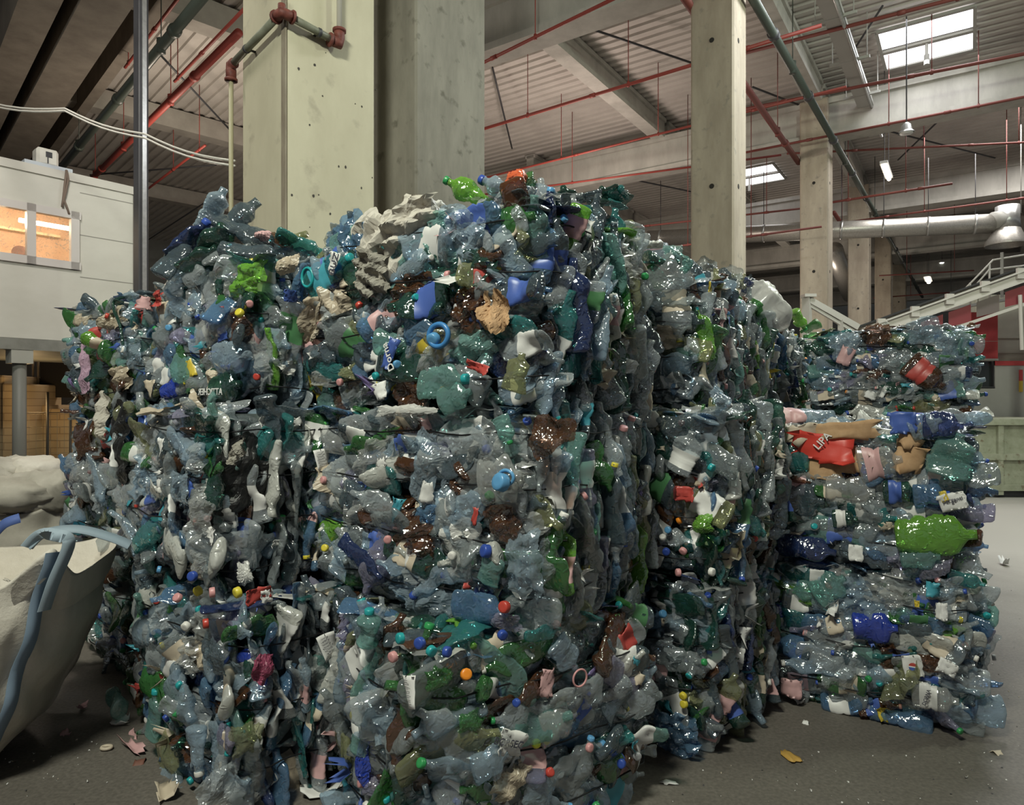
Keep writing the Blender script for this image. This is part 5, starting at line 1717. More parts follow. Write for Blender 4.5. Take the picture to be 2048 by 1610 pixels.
hero_film('C2', 'front', 845, 1030, 60, 40, 'blue', .2, .09)
hero_sheet('C2', 'front', 790, 1020, 18, 48, LBL['cyan'], -.4, .10)
hero_film('C2', 'front', 700, 1000, 60, 70, 'slate', .4, .09, None, .01, 6, square=.9)
hero_film('C2', 'front', 915, 1125, 90, 110, 'film', .8, .085, None, .02, 10)
hero_bottle('C2', 'front', 985, 1135, 75, 'aqua', 1.3, None, .09, None, .32, .5)
hero_film('C2', 'front', 1040, 1125, 75, 110, 'ice', .1, .085, 'blue grey rounded bottle base', .01, 14, square=.95)
hero_cap('C2', 'front', 977, 1103, 'blue', 1.5, .11)
hero_film('C2', 'front', 830, 1125, 120, 100, 'ice', .1, .08, None, .012, 8)
hero_film('C2', 'front', 845, 1205, 170, 60, 'ice', -.15, .09, 'long crinkled pale blue bottle', .015, 12)
hero_bottle('C2', 'front', 960, 1215, 130, 'blue', 0, None, .09, None, .22, .5)
hero_cap('C2', 'front', 1012, 1214, 'red', 1.3, .12)
hero_film('C2', 'front', 995, 1240, 90, 40, 'lilac', 0, .10)
hero_bottle('C2', 'front', 722, 1115, 130, 'navy', -.55, None, .12, 'dark blue flattened bottle', .13, .3)
hero_film('C2', 'front', 1095, 870, 100, 70, 'brown', .45, .09)
hero_bottle('C2', 'front', 1010, 860, 60, 'aqua', -1.1, 'green', .09, None, .3, .6)
hero_film('C2', 'right', 1115, 1120, 60, 100, 'grey', 0, .07)
# --- lowest central bale
hero_sheet('C1', 'right', 1020, 1485, 60, 48, LBL['white'], -.35, .10)
text_part('C1', 'right', 1018, 1487, 'BORSEC', 15, INK, -.40, .115)
hero_bottle('C1', 'right', 1130, 1310, 80, 'ice', -.9, None, .10, None, .3, .5)
ring_handle('C1', 'right', 1160, 1356, 17, CAPC['pink'], .12, .12, 0, 1.0, 'jug_handle', 'pink plastic handle')
hero_sheet('C1', 'right', 1097, 1366, 32, 54, LBL['pink'], -.25, .10)
hero_bottle('C1', 'right', 1115, 1445, 90, 'film', .2, None, .09, None, .35, .6)
hero_bottle('C1', 'right', 980, 1525, 80, 'ice', .2, None, .10, None, .35, .6)
hero_film('C1', 'right', 1030, 1570, 80, 50, 'sack', .4, .10)
hero_film('C1', 'right', 1085, 1585, 70, 70, 'ice', -.6, .10, None, .01, 8)
hero_cap('C1', 'right', 931, 1349, 'orange', 1.2, .08)
for px, py, c in ((805, 1276, 'teal'), (843, 1285, 'blue'), (860, 1300, 'teal'), (890, 1303, 'blue'), (790, 1312, 'pink'), (1003, 1268, 'blue'), (1109, 1247, 'red')):
    hero_cap('C1', 'right' if px > 845 else 'front', px, py, c, 1.1, .09)
hero_bottle('C1', 'right', 1085, 1264, 85, 'teal', 0, None, .10, None, .16, .4)
hero_bottle('C1', 'front', 738, 1255, 70, 'aqua', 1.4, 'teal', .10, 'rounded pale green bottle with teal cap', .4, .7)
hero_film('C1', 'front', 712, 1535, 36, 90, 'royal', .1, .13, 'royal blue crushed bottle near the floor', .01, 10)
hero_film('C1', 'right', 880, 1360, 60, 40, 'green', 0, .08)
hero_film('C1', 'right', 945, 1445, 60, 40, 'green', .5, .08)
# --- left stack, top bale
hero_film('L3', 'front', 490, 545, 90, 40, 'lime', 0, .10, 'flattened bright green bottle', .012, 12, square=.9)
hero_film('L3', 'front', 478, 572, 85, 34, 'lime', -.05, .10, None, .012, 12, square=.9)
hero_bottle('L3', 'front', 392, 550, 60, 'clear', .1, None, .09, None, .35, .6)
hero_film('L3', 'front', 380, 610, 70, 90, 'film', .6, .08)
hero_bottle('L3', 'front', 430, 650, 150, 'film', .35, None, .08, None, .22, .5)
hero_film('L3', 'front', 468, 655, 52, 64, 'brown', -.2, .10, 'shiny brown bottle shoulder')
hero_cap('L3', 'front', 482, 628, 'yellow', 1.2, .11)
hero_sheet('L3', 'front', 445, 620, 12, 14, LBL['red'], 0, .11)
hero_sheet('L3', 'front', 440, 668, 34, 28, LBL['blue'], .2, .10)
hero_bottle('L3', 'front', 365, 730, 80, 'green', -1.2, 'yellow', .10, 'dark green bottle with yellow neck', .2, .4)
hero_sheet('L3', 'front', 375, 740, 34, 36, LBL['yellow'], .5, .11)
hero_bottle('L3', 'front', 465, 715, 110, 'ice', .05, None, .09, None, .28, .6)
hero_film('L3', 'front', 405, 710, 40, 46, 'brown', .1, .09)
hero_film('L3', 'front', 420, 765, 60, 50, None, .2, .10, None, .02, 8, 'paper_scrap', .4, .02, LBL['beige'])
hero_bottle('L3', 'front', 455, 775, 80, 'dark', .1, None, .09, None, .35, .6)
text_part('L3', 'front', 420, 784, 'ATTICHER', 14, PAPER, 0, .165, mirror=True)
hero_bottle('L3', 'front', 345, 778, 60, 'royal', .3, None, .10, None, .28, .6)
hero_film('L3', 'front', 375, 770, 50, 30, 'green', .4, .10)
hero_sheet('L3', 'front', 303, 778, 26, 36, LBL['beige'], .1, .10)
hero_film('L3', 'front', 565, 525, 60, 30, 'sack', .2, .10)
hero_sheet('L3', 'right', 585, 592, 30, 24, LBL['blue'], 0, .12)
# --- far left stack
hero_film('L6', 'front', 162, 735, 26, 100, 'pinkfilm', 0, .12, 'pink rag hanging down', .01, 6, 'rag', .8)
hero_sheet('L6', 'front', 295, 607, 48, 26, LBL['pink'], -.15, .10)
hero_film('L6', 'front', 310, 598, 28, 26, None, 0, .11, None, .02, 9, 'film_scrap', .9, .02, LBL['red'])
hero_film('L6', 'front', 250, 705, 80, 60, 'ice', .2, .09, 'crumpled pale blue sack', .03, 9)
hero_film('L6', 'front', 235, 755, 60, 50, 'sack', 0, .09)
hero_film('L6', 'front', 220, 640, 70, 40, 'sack', .2, .09, None, .03, 10)
hero_film('L4', 'front', 232, 885, 62, 150, 'black', .1, .20, 'torn black sack', .02, 8, 'film_scrap', .5)
hero_film('L4', 'front', 197, 835, 44, 90, None, -.2, .13, 'white crumpled paper bag', .03, 8, 'paper_scrap', .5, .03, PAPB)
hero_film('L4', 'front', 215, 1080, 90, 40, 'aqua', .3, .10)
# --- left stack, middle and lower bale
hero_film('L2', 'front', 312, 905, 70, 50, 'slate', -.6, .09, None, .01, 8, square=.9)
hero_sheet('L2', 'front', 322, 897, 12, 40, PAPER, -.1, .10)
hero_film('L2', 'front', 375, 920, 60, 60, 'clear', 0, .09)
hero_film('L2', 'front', 345, 975, 120, 60, 'ice', 0, .09, None, .012, 9)
hero_film('L2', 'front', 385, 1020, 80, 80, 'film', -.6, .09, None, .02, 9)
hero_film('L2', 'front', 460, 905, 70, 34, None, .5, .14, 'dirty brown sacking roll', .03, 12, 'sacking', .5, .06, SACK)
hero_film('L2', 'right', 490, 950, 110, 150, 'black', 0, .06, 'torn black film', .02, 8)
hero_film('L2', 'front', 375, 1068, 60, 60, 'film', .2, .09)
hero_film('L2', 'front', 275, 1085, 60, 60, 'ice', .2, .09)
hero_film('L2', 'front', 385, 1125, 50, 40, 'film', 0, .09)
hero_sheet('L2', 'front', 424, 1072, 16, 34, PAPER, .1, .12)
hero_cap('L2', 'front', 388, 1152, 'blue', 1.2, .12)
for px, py, c in ((400, 1180, 'yellow'), (430, 1184, 'pink'), (480, 1183, 'yellow'), (358, 1197, 'pink'), (375, 1250, 'white'), (417, 1246, 'red')):
    hero_cap('L1', 'front', px, py, c, 1.2, .10)
hero_sheet('L1', 'right', 515, 1190, 50, 28, LBL['red'], .1, .12)
hero_sheet('L1', 'right', 535, 1192, 24, 26, PAPER, .1, .13)
hero_film('L2', 'right', 495, 1150, 24, 40, 'white', 0, .10)
hero_film('L1', 'front', 295, 1300, 90, 80, 'grey', .5, .11, 'torn grey film sheet', .01, 6, square=.2)
hero_film('L1', 'front', 420, 1310, 110, 60, 'slate', -.2, .10, None, .012, 7, square=.2)
hero_bottle('L1', 'front', 345, 1345, 90, 'ice', -.3, 'teal', .10, None, .25, .5, label='white')
hero_bottle('L1', 'front', 232, 1400, 70, 'aqua', PI - .2, 'teal', .12, 'pale green bottle poking out at the end', .3, .6)
hero_bottle('L1', 'front', 310, 1430, 100, 'aqua', 1.4, 'teal', .10, None, .25, .5)
hero_bottle('L1', 'front', 365, 1400, 110, 'ice', -.5, None, .09, None, .3, .5)
hero_bottle('L1', 'front', 395, 1500, 90, 'ice', -1.4, 'white', .10, 'pale blue bottle upside down with white cap', .3, .5)
hero_film('L1', 'front', 325, 1520, 90, 100, 'olive', -.7, .11, 'large pale green flattened bottle', .01, 6, square=.7)
hero_bottle('L1', 'front', 345, 1575, 110, 'ice', .2, None, .09, None, .28, .5)
hero_film('L1', 'right', 440, 1580, 80, 60, 'clear', .3, .10)
hero_film('L1', 'right', 500, 1480, 55, 60, 'olive', 0, .10, None, .01, 7, square=.95)
hero_film('L1', 'right', 530, 1340, 46, 50, None, 0, .10, 'dark pink label', .02, 10, 'label_scrap', .5, .02, plain('label_magenta', (.26, .05, .10), .5))
hero_film('L1', 'front', 258, 1500, 40, 60, None, .4, .12, 'torn red and white carton', .02, 8, 'carton_scrap', .4, .02, LBL['pink'])
# --- row behind
hero_bottle('R2', 'front', 1372, 905, 90, 'clear', 1.2, None, .08, None, .3, .5, label='white')
hero_sheet('R2', 'front', 1370, 988, 42, 30, LBL['red'], 0, .10)
hero_film('R2', 'front', 1400, 1050, 40, 34, 'lime', .2, .10)
hero_film('R2', 'front', 1350, 860, 90, 60, 'slate', .2, .09, None, .02, 8)
hero_film('R1', 'front', 1350, 1470, 90, 80, 'blue', .1, .10, 'crumpled blue bottles at the foot of the bale', .02, 12)
hero_film('R2', 'right', 1452, 800, 46, 54, 'ice', 1.0, .11, 'round pale blue bottle base')
for px, py, c in ((1333, 1102, 'blue'), (1368, 1100, 'pink'), (1360, 1145, 'pink'), (1420, 934, 'teal'), (1368, 1390, 'yellow'), (1370, 1408, 'yellow'), (1420, 1143, 'white')):
    hero_cap('R2' if py < 1180 else 'R1', 'front' if px < 1415 else 'right', px, py, c, 1.1, .09)
hero_film('R3', 'front', 1325, 560, 70, 90, 'grey', -.9, .09, None, .01, 7, square=.9)
hero_film('R3', 'right', 1378, 525, 26, 36, 'aqua', 0, .09)
hero_sheet('R3', 'right', 1420, 575, 12, 24, LBL['yellow'], 0, .09)
# --- right stack
o = hero_sheet('S2', 'front', 1640, 895, 108, 58, plain('card_red', (.56, .05, .035), .45), -.15, .115, 'carton_scrap', 'red carton sheet with white letters', .2, .25)
text_part('S2', 'front', 1645, 882, 'LIPA', 15, PAPER, .85, .135)
hero_sheet('S2', 'front', 1690, 925, 70, 48, CARD, .25, .10, 'cardboard_scrap', 'torn brown cardboard', .3, .35)
hero_sheet('S2', 'front', 1640, 940, 80, 40, CARD, -.1, .10, 'cardboard_scrap', None, .3, .35)
hero_sheet('S2', 'front', 1680, 862, 150, 34, CARD, .06, .13, 'cardboard_scrap', None, .4, .3)
hero_sheet('S2', 'front', 1595, 868, 70, 36, LBL['beige'], .1, .14, 'paper_scrap', None, .5, .4)
hero_sheet('S2', 'front', 1818, 915, 56, 62, CARD, -.2, .11, 'cardboard_scrap', None, .4, .3)
hero_sheet('S2', 'front', 1822, 872, 40, 46, CARD, .1, .12, 'cardboard_scrap', None, .5, .3)
hero_sheet('S2', 'front', 1805, 845, 44, 44, LBL['blue'], .1, .13, 'carton_scrap', 'blue carton scrap', .4, .2)
hero_bottle('S2', 'front', 1590, 915, 70, 'teal', .3, None, .09, None, .36, .6)
hero_bottle('S2', 'front', 1760, 925, 80, 'film', .2, None, .09, None, .38, .6, label='pink')
hero_bottle('S2', 'front', 1885, 850, 70, 'navy', 0, None, .10, None, .35, .6)
hero_bottle('S2', 'front', 1850, 850, 60, 'ice', .4, None, .11, None, .35, .6)
hero_bottle('S2', 'front', 1905, 910, 90, 'aqua', 1.3, None, .09, None, .38, .6)
hero_bottle('S2', 'front', 1800, 985, 60, 'dark', .05, None, .10, 'dark green bottle with a blue and white label', .36, .7, label='blue')
hero_sheet('S2', 'front', 1905, 1003, 46, 36, LBL['white'], .3, .12, 'label_scrap', 'white label with yellow corner')
text_part('S2', 'front', 1905, 1000, 'pergenti', 8, INK, .3, .13)
hero_sheet('S2', 'front', 1887, 993, 14, 22, LBL['yellow'], .3, .125)
hero_bottle('S2', 'front', 1860, 990, 60, 'blue', .1, 'blue', .10, None, .36, .6)
hero_bottle('S2', 'front', 1700, 985, 90, 'film', .05, None, .09, None, .3, .6)
hero_bottle('S2', 'front', 1600, 1000, 90, 'slate', 0, None, .09, None, .3, .6)
hero_bottle('S2', 'front', 1870, 1070, 140, 'lime', .1, None, .10, 'large bright green crushed bottle', .24, .6)
hero_bottle('S2', 'front', 1690, 1038, 46, 'dark', .1, None, .10, None, .36, .7, label='white')
hero_bottle('S2', 'front', 1612, 1095, 110, 'navy', -.1, None, .10, None, .2, .6)
hero_sheet('S2', 'front', 1712, 1106, 26, 32, PAPER, 0, .11)
hero_bottle('S2', 'front', 1840, 1115, 70, 'aqua', .1, None, .10, None, .3, .6)
hero_bottle('S1', 'front', 1660, 1175, 70, 'aqua', .7, None, .09, None, .35, .6)
hero_film('S1', 'front', 1770, 1190, 90, 60, 'film', -.3, .09, None, .02, 14)
hero_film('S1', 'front', 1700, 1190, 70, 60, 'ice', .3, .09, None, .02, 14)
hero_bottle('S1', 'front', 1750, 1255, 80, 'royal', .1, None, .10, 'deep blue crushed bottle', .32, .6)
hero_sheet('S1', 'front', 1866, 1180, 24, 30, LBL['cyan'], 0, .11)
hero_sheet('S1', 'front', 1883, 1224, 20, 34, PAPER, 0, .12)
hero_sheet('S1', 'front', 1834, 1208, 9, 14, LBL['yellow'], 0, .12)
hero_film('S1', 'front', 1850, 1330, 80, 30, 'brown', 0, .10)
hero_sheet('S1', 'front', 1895, 1335, 34, 28, PAPER, -.4, .12)
# round red, white and blue emblem on a label
B, M = on('S1', 'front', 1826, 1334, .115)
for k, (mat, y0, y1) in enumerate(((LBL['red'], .15, 1), (PAPER, -.15, .15), (LBL['blue'], -1, -.15))):
    r_ = .019
    ang = [t for t in np.linspace(0, 2 * PI, 40, endpoint=False) if y0 - 1e-6 <= math.sin(t) <= y1 + 1e-6]
    ring = sorted({(round(r_ * math.cos(t), 5), round(r_ * math.sin(t), 5)) for t in ang} | {(round(s * r_ * math.sqrt(max(0, 1 - q * q)), 5), round(q * r_, 5)) for q in (y0, y1) for s in (-1, 1)}, key=lambda p: math.atan2(p[1] - r_ * (y0 + y1) / 2, p[0]))
    m = MB(); n_ = len(ring)
    m.add([(x, y, 0) for x, y in ring] + [(x, y, -.001) for x, y in ring], [tuple(range(n_)), tuple(range(2 * n_ - 1, n_ - 1, -1))])
    o = m.build('round_emblem', mat, B.root); o.matrix_local = M
hero_sheet('S1', 'front', 1826, 1332, 34, 44, LBL['white'], .2, .105)
hero_bottle('S1', 'front', 1870, 1395, 80, 'film', 0, None, .10, None, .3, .6, label='white')
text_part('S1', 'front', 1853, 1395, 'DORNA', 7, INK, 1.3, .14)
hero_sheet('S1', 'front', 1582, 1378, 40, 36, LBL['pink'], 0, .11)
hero_bottle('S1', 'right', 1950, 1290, 90, 'brown', .9, None, .10, 'dark brown slab poking out of the side', .2, .5)
# bottles poking out of the right side
for px, py, c, cp_ in ((1960, 915, 'ice', 'blue'), (1965, 945, 'ice', 'blue'), (1955, 1005, 'ice', 'blue'), (1960, 1085, 'blue', None), (1955, 1160, 'teal', None)):
    hero_bottle('S2' if py < 1140 else 'S1', 'front', px - 22, py, 64, c, -.2, cp_, .02, None, .2, .6, ty=0)
# --- single top bale
hero_bottle('S3', 'front', 1850, 750, 80, 'brown', -.7, None, .10, 'brown bottle with a red label', .3, .7, label='red')
hero_film('S3', 'front', 1755, 668, 44, 40, 'brown', 0, .12, 'amber crumpled film')
hero_film('S3', 'front', 1850, 660, 60, 46, 'ice', .2, .11)
hero_film('S3', 'front', 1910, 690, 60, 60, 'ice', .2, .11)
hero_film('S3', 'front', 1690, 690, 50, 50, 'ice', .2, .10)
hero_sheet('S3', 'front', 1692, 712, 26, 36, LBL['pink'], -.4, .11)
hero_sheet('S3', 'front', 1742, 790, 22, 16, PAPER, -.4, .11)
hero_sheet('S3', 'front', 1767, 784, 8, 24, PAPER, -.4, .11)

# ------------------------------------------------------------------ loose things lying on the stacks
def loose_bottle(px, py, y, lpx, col, ax, ay, az, label, cap=None, wr=.2, flat=.6, lbl=None, group=None):
    p = W(px, py, y); Lm = lpx / F * y
    V, Fs, Ms, neck, nd = bottle_geo(gh, Lm, Lm * wr, flat, 30, 20, label=bool(lbl), dent=Lm * .05, wob=Lm * .015, bend=.3)
    me = mk_mesh('plastic_bottle', V, Fs, Ms, 2 if lbl else 1)
    M = Matrix.Translation(p) @ Euler((ax, ay, az)).to_matrix().to_4x4()
    o = put(None, me, M, PET[col], 'plastic_bottle', label)
    o['category'] = 'bottle'
    if group: o['group'] = group
    if lbl: slotmat(o, 1, LBL[lbl])
    if cap:
        dd = Vector(nd).normalized(); k = max(.8, Lm * wr * .30 / .0155 * 1.15)
        c = bpy.data.objects.new('cap', CAPM); COL.objects.link(c); c.parent = o
        c.matrix_local = Matrix.Translation(Vector(neck) - dd * .010) @ dd.to_track_quat('X', 'Z').to_matrix().to_4x4() @ Matrix.Scale(k, 4)
        slotmat(c, 0, CAPC[cap])
    return o


def loose_film(px, py, y, wpx, hpx, col, rot, label, amp=.03, freq=8, name='plastic_film', cat='film', mat=None, square=.5, curl=.04, group=None):
    gg = film_geo(gh, wpx / F * y, hpx / F * y, n=24, amp=amp, freq=freq, curl=curl, square=square)
    M = Matrix.Translation(W(px, py, y)) @ Euler(rot).to_matrix().to_4x4()
    o = put(None, mk_mesh(name, *gg, 1), M, mat or PET[col], name, label)
    o['category'] = cat
    if group: o['group'] = group
    return o


# on the central stack (top at about 2.37 m)
loose_bottle(938, 386, 2.70, 105, 'lime', .3, -.50, PI, 'bright green bottle with dark green cap on top of the central stack', 'green', .23, .8)
loose_bottle(1010, 380, 2.68, 110, 'ice', .2, -.45, PI - .3, 'clear bottle with blue cap uppermost on the central stack', 'blue', .26, .7)
loose_bottle(1065, 385, 2.75, 100, 'ice', .1, -.15, .5, 'crumpled clear bottle beside the red film on the central stack', None, .27, .6)
loose_bottle(1045, 415, 2.66, 80, 'blue', .2, .2, -.4, 'pale blue bottle with blue cap above the corner of the central stack', 'blue', .27, .6)
loose_film(1038, 356, 2.62, 46, 50, None, (1.3, .3, .2), 'orange red crumpled film on top of the central stack', .03, 9, mat=plain('film_orange_red', (.60, .12, .05), .25))
loose_film(1060, 358, 2.66, 26, 60, 'green', (1.3, .8, .2), 'dark green film strip beside the orange red one', .02, 9)
loose_film(860, 405, 2.9, 70, 50, 'white', (1.2, 0, .1), 'ragged white plastic behind the sacking on the central stack', .03, 12)
loose_bottle(975, 440, 2.62, 110, 'dark', .4, .1, .3, 'dark green bottle under the clear ones on the central stack', None, .25, .5)
loose_film(1090, 430, 2.62, 60, 70, 'olive', (1.1, .4, -.3), 'yellowish crinkled film at the corner of the central stack', .03, 12)
g = np.random.default_rng(61)
for i in range(12):
    loose_bottle(g.uniform(1090, 1235), g.uniform(388, 412), g.uniform(2.9, 3.15), g.uniform(60, 100), ['slate', 'dark', 'grey', 'teal', 'clear'][i % 5], g.normal(0, .2), g.normal(0, .12), g.uniform(0, 6), 'flattened dusky bottle in the layer on top of the central stack', None, .22, .25, None, 'flattened bottles on the central stack')
# heap on the left stack
hp_ = [(470, 440, 3.35, 110, 'slate', .75, 'tall grey bottle at the peak of the heap on the left stack', None, None), (425, 420, 3.4, 90, 'ice', 1.1, 'pale upright crushed bottle at the tip of the heap', None, None),
       (380, 480, 3.3, 90, 'navy', .7, 'blue black bottle at the left edge of the heap', 'blue', None), (430, 490, 3.25, 100, 'dark', .6, 'dark green bottle in the middle of the heap', None, None),
       (500, 470, 3.3, 120, 'slate', -.5, 'large dusky bottle lying across the heap', None, None), (455, 510, 3.2, 90, 'grey', .4, 'grey bottle low in the heap on the left stack', None, None),
       (350, 515, 3.25, 90, 'slate', .9, 'dusky bottle leaning at the lower left of the heap', None, None), (400, 520, 3.2, 80, 'dark', .5, 'small dark bottle at the foot of the heap', None, None),
       (540, 480, 3.4, 90, 'brown', -.4, 'brown bottle right of the heap peak', None, None), (600, 490, 3.4, 90, 'teal', -.3, 'teal bottle at the right end of the heap', None, None),
       (575, 480, 3.5, 80, 'olive', .2, 'olive bottle behind the teal one on the heap', None, None), (505, 505, 3.2, 110, 'slate', -.15, 'flat dusky bottle along the top edge of the left stack', None, None),
       (360, 550, 3.3, 80, 'clear', 1.2, 'clear bottle standing on end at the corner of the left stack', None, None)]
for i, (px, py, y, l_, c, rz_, lb, cp_, ll) in enumerate(hp_):
    loose_bottle(px, py, y, l_ * 1.1, c, g.uniform(-.3, .6), -rz_, g.normal(0, .35), lb, cp_, .27, .5, ll)
loose_film(515, 465, 3.2, 40, 22, None, (1.4, -.2, -.1), 'pink and blue label lying on the heap of the left stack', .008, 8, 'label_scrap', 'label', LBL['pink'], .2)
loose_film(405, 460, 3.35, 34, 24, None, (1.2, 0, .3), 'white and red label scrap at the left of the heap', .02, 9, 'label_scrap', 'label', LBL['pink'], .3)
loose_film(560, 520, 3.15, 100, 40, None, (1.1, .1, .1), 'pale dirty film along the right end of the heap', .03, 10, mat=SACK)
loose_film(590, 505, 3.5, 110, 60, 'slate', (.9, .1, .1), 'dusky film under the teal bottle on the heap', .03, 9)
loose_film(450, 525, 3.5, 220, 90, 'slate', (.7, .05, 0), 'wide dusky film beneath the heap on the left stack', .04, 7)
# far left stack tops
for i, (px, py, c) in enumerate(((300, 590, 'slate'), (255, 610, 'navy'), (330, 580, 'grey'), (200, 640, 'olive'), (170, 655, 'teal'))):
    loose_bottle(px, py, 3.9 + .1 * i, 70, c, g.normal(0, .3), g.normal(0, .3), g.uniform(0, 6), ['dusky bottle by the near end on the far left stack', 'blue black bottle midway on the far left stack', 'grey bottle beside the tall heap on the far left stack', 'olive bottle toward the outer end of the far left stack', 'teal bottle at the outermost end of the far left stack'][i], None, .24, .5)
m = MB(); m.tube(smooth([W(262, 592, 3.7), W(230, 600, 3.72), W(228, 620, 3.65), W(240, 650, 3.6), W(246, 690, 3.58)]), .008, 6)
tag(m.build('plastic_strap', PET['dark'], None, True), 'dark green strap curling over the far left stack', 'strap')
# on the row behind
loose_film(1325, 495, 3.6, 80, 50, 'ice', (1.2, .2, .1), 'pale blue bag on the first top bale of the row', .03, 8)
loose_film(1352, 500, 3.55, 40, 40, 'aqua', (1.35, 0, .1), 'pale green bottle base on the first top bale of the row', .01, 8, 'plastic_bottle', 'bottle', None, .95)
loose_bottle(1330, 525, 3.6, 90, 'dark', .2, .2, .3, 'dark green bottle below the pale bag on the row', None, .25, .5)
def puff(px, py, y, sx_, sy_, sz_, rot, mat, name, label, cat, seed):
    """a limp half-filled bag: a crumpled closed skin"""
    g = np.random.default_rng(seed)
    n_, k_ = 30, 44
    V = np.array([(math.sin(PI * u / n_) * math.cos(2 * PI * v / k_), math.sin(PI * u / n_) * math.sin(2 * PI * v / k_), math.cos(PI * u / n_)) for u in range(n_ + 1) for v in range(k_)])
    V = np.sign(V) * np.abs(V) ** .85 * np.array([sx_, sy_, sz_])
    V = crinkle(V, .04, 5, 6, g); V = crinkle(V, .010, 18, 5, g)
    Fs = [(u * k_ + v, (u + 1) * k_ + v, (u + 1) * k_ + (v + 1) % k_, u * k_ + (v + 1) % k_) for u in range(n_) for v in range(k_)]
    o = put(None, mk_mesh(name, V, Fs, [0] * len(Fs), 1), Matrix.Translation(W(px, py, y)) @ Euler(rot).to_matrix().to_4x4(), mat, name, label)
    o['category'] = cat
    return o


puff(1532, 616, 4.85, .21, .10, .13, (.2, .65, .2), PET['white'], 'plastic_bag', 'white translucent plastic bag hanging off the second top bale of the row', 'bag', 3)
for i in range(9):
    px = 1395 + i * 14
    loose_film(px, 528 + i * 5, 4.05 + i * .1, 46, 40, ['slate', 'grey', 'film', 'brown', 'slate', 'clear', 'olive', 'navy', 'slate'][i], (g.uniform(.6, 1.5), g.normal(0, .5), g.uniform(0, 3)), 'crumpled film flap along the top of the row', .03, 10, group='film flaps on the row')
loose_bottle(1598, 640, 7.0, 46, 'lime', .3, .9, .4, 'bright green bottle at the far end of the row', 'green', .3, .7)
loose_bottle(1620, 655, 7.1, 40, 'green', .3, .4, 2.4, 'darker green bottle beside the bright one at the far end of the row', None, .3, .7)
# on the right stack
for i, (px, py, y, l_, c, lb, cp_, ll) in enumerate(((1585, 832, 4.0, 170, 'ice', 'long pale bottle with a pink label lying on the right stack', None, 'pink'), (1520, 842, 3.75, 130, 'ice', 'pale bottle lying at the gap beside the right stack', None, None), (1840, 838, 3.7, 60, 'royal', 'deep blue bottle on the front edge of the right stack', None, None),
      (1890, 835, 3.65, 80, 'clear', 'clear bottle on the front edge of the right stack', 'white', None), (1940, 838, 3.6, 70, 'ice', 'pale bottle at the outer corner of the right stack', 'teal', None))):
    loose_bottle(px, py, y, l_, c, .1, -.03, .1 + i * .4, lb, cp_, .2 if i < 2 else .3, .6, ll)
for i in range(14):
    q = W(1640 + i * 22, 838, 4.0 + (i % 3) * .25)
    me = FILM[i % len(FILM)]
    o = put(None, me, Matrix.Translation((q.x, q.y, 1.51)) @ Euler((g.normal(0, .2), g.normal(0, .2), g.uniform(0, 6))).to_matrix().to_4x4(), PET[['white', 'milk', 'film', 'ice'][i % 4]], 'plastic_film', 'white film scrap lying flat on the top of the right stack')
    o['category'] = 'film'; o['group'] = 'white film scraps on the right stack'
loose_bottle(1957, 717, 4.75, 30, 'teal', .1, -.2, .2, 'small teal bottle poking out beside the single top bale', None, .25, .7)

# ------------------------------------------------------------------ litter on the floor
def litter(px, py, wd, hd, mat, name, label, cat='scrap', rot=None, bend=.8, ragged=.4, grp=None):
    gg = sheet_geo(gh, wd, hd, 6, 5, bend=bend, ragged=ragged, wob=.003)
    p = G(px, py)
    o = put(None, mk_mesh(name, *gg, 1), Matrix.Translation(p + Vector((0, 0, .012))) @ rotz(gh.uniform(0, 6) if rot is None else rot), mat, name, label)
    o['category'] = cat
    if grp: o['group'] = grp
    return o
litter(1580, 1515, .055, .10, plain('scrap_ochre', (.50, .30, .07), .6), 'carton_scrap', 'ochre torn carton scrap alone on the floor at the right', rot=.2, bend=.15, ragged=.25)
litter(1993, 1506, .07, .035, LBL['beige'], 'carton_scrap', 'pale folded scrap near the right edge of the floor')
litter(2008, 1130, .13, .06, PAPER, 'paper_scrap', 'white paper on the bright floor beside the right stack')
litter(1612, 1446, .035, .03, PAPER, 'paper_scrap', 'small white paper bit before the right stack')
litter(1598, 1410, .05, .03, PAPER, 'paper_scrap', 'white paper bit close to the foot of the right stack')
litter(1340, 1568, .02, .06, PAPER, 'paper_scrap', 'thin white sliver on the floor beside the lowest central bale')
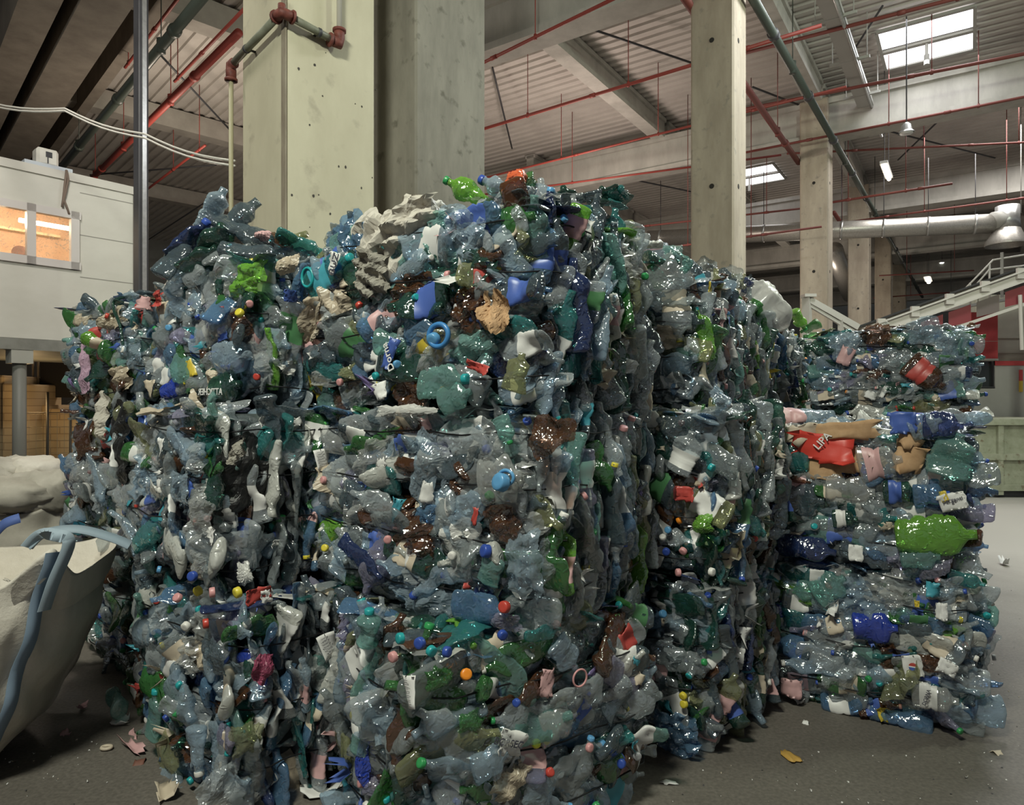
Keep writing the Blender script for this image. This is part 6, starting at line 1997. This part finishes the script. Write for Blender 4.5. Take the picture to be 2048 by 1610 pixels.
litter(1968, 1418, .06, .05, LBL['beige'], 'carton_scrap', 'cream scrap at the outer foot of the right stack')
litter(132, 1475, .045, .03, LBL['pink'], 'label_scrap', 'pink scrap on the floor below the near big bag')
litter(165, 1420, .05, .03, LBL['pink'], 'label_scrap', 'pinkish scrap in the shade of the near big bag')
litter(240, 1452, .05, .07, PAPER, 'paper_scrap', 'white square scrap at the foot of the left stack')
o = MB().tube([G(213, 1500) + Vector((.022 * math.cos(t), .016 * math.sin(t), .012)) for t in np.linspace(0, 2 * PI, 18, endpoint=False)], .008, 6, closed=True).build('bottle_ring', LBL['beige'], None, True)
tag(o, 'small pale ring lying on the floor before the left stack', 'ring')
hero = litter(265, 1500, .05, .16, LBL['pink'], 'carton_scrap', 'torn red and white strip at the foot of the left stack', rot=.9)
litter(330, 1590, .07, .14, LBL['beige'], 'carton_scrap', 'cream and orange torn carton under the corner of the left stack', rot=.6)
litter(280, 1525, .10, .05, plain('scrap_brown', (.16, .07, .05), .6), 'carton_scrap', 'brown scrap at the foot of the left stack')
litter(640, 1592, .16, .08, PAPER, 'paper_scrap', 'pale sheet on the floor in the gap between left and central stacks', bend=.4)
loose_bottle(690, 1590, 2.62, 90, 'ice', .2, 0, .6, 'clear bottle lying in the gap between left and central stacks', None, .25, .6)
g = np.random.default_rng(33)
m = MB()
for i in range(120):
    px, py = [(g.uniform(0, 215), g.uniform(1470, 1610)), (g.uniform(1330, 2048), g.uniform(1525, 1610)), (g.uniform(1600, 2048), g.uniform(1490, 1610)), (g.uniform(1985, 2048), g.uniform(1120, 1500))][i % 4]
    p = G(px, py)
    V, Fs, _ = LOWS[g.integers(len(LOWS))]
    M = Matrix.Translation(p + Vector((0, 0, .004))) @ rotz(g.uniform(0, 6)) @ Matrix.Scale(g.uniform(.05, .2), 4)
    m.add(tr(M, V), Fs, int(g.choice([0, 0, 0, 1, 2])))
o = m.build('litter', [PAPER, LBL['beige'], DARKST]); tag(o, 'tiny specks of litter strewn over the floor', 'litter', None, 'stuff')
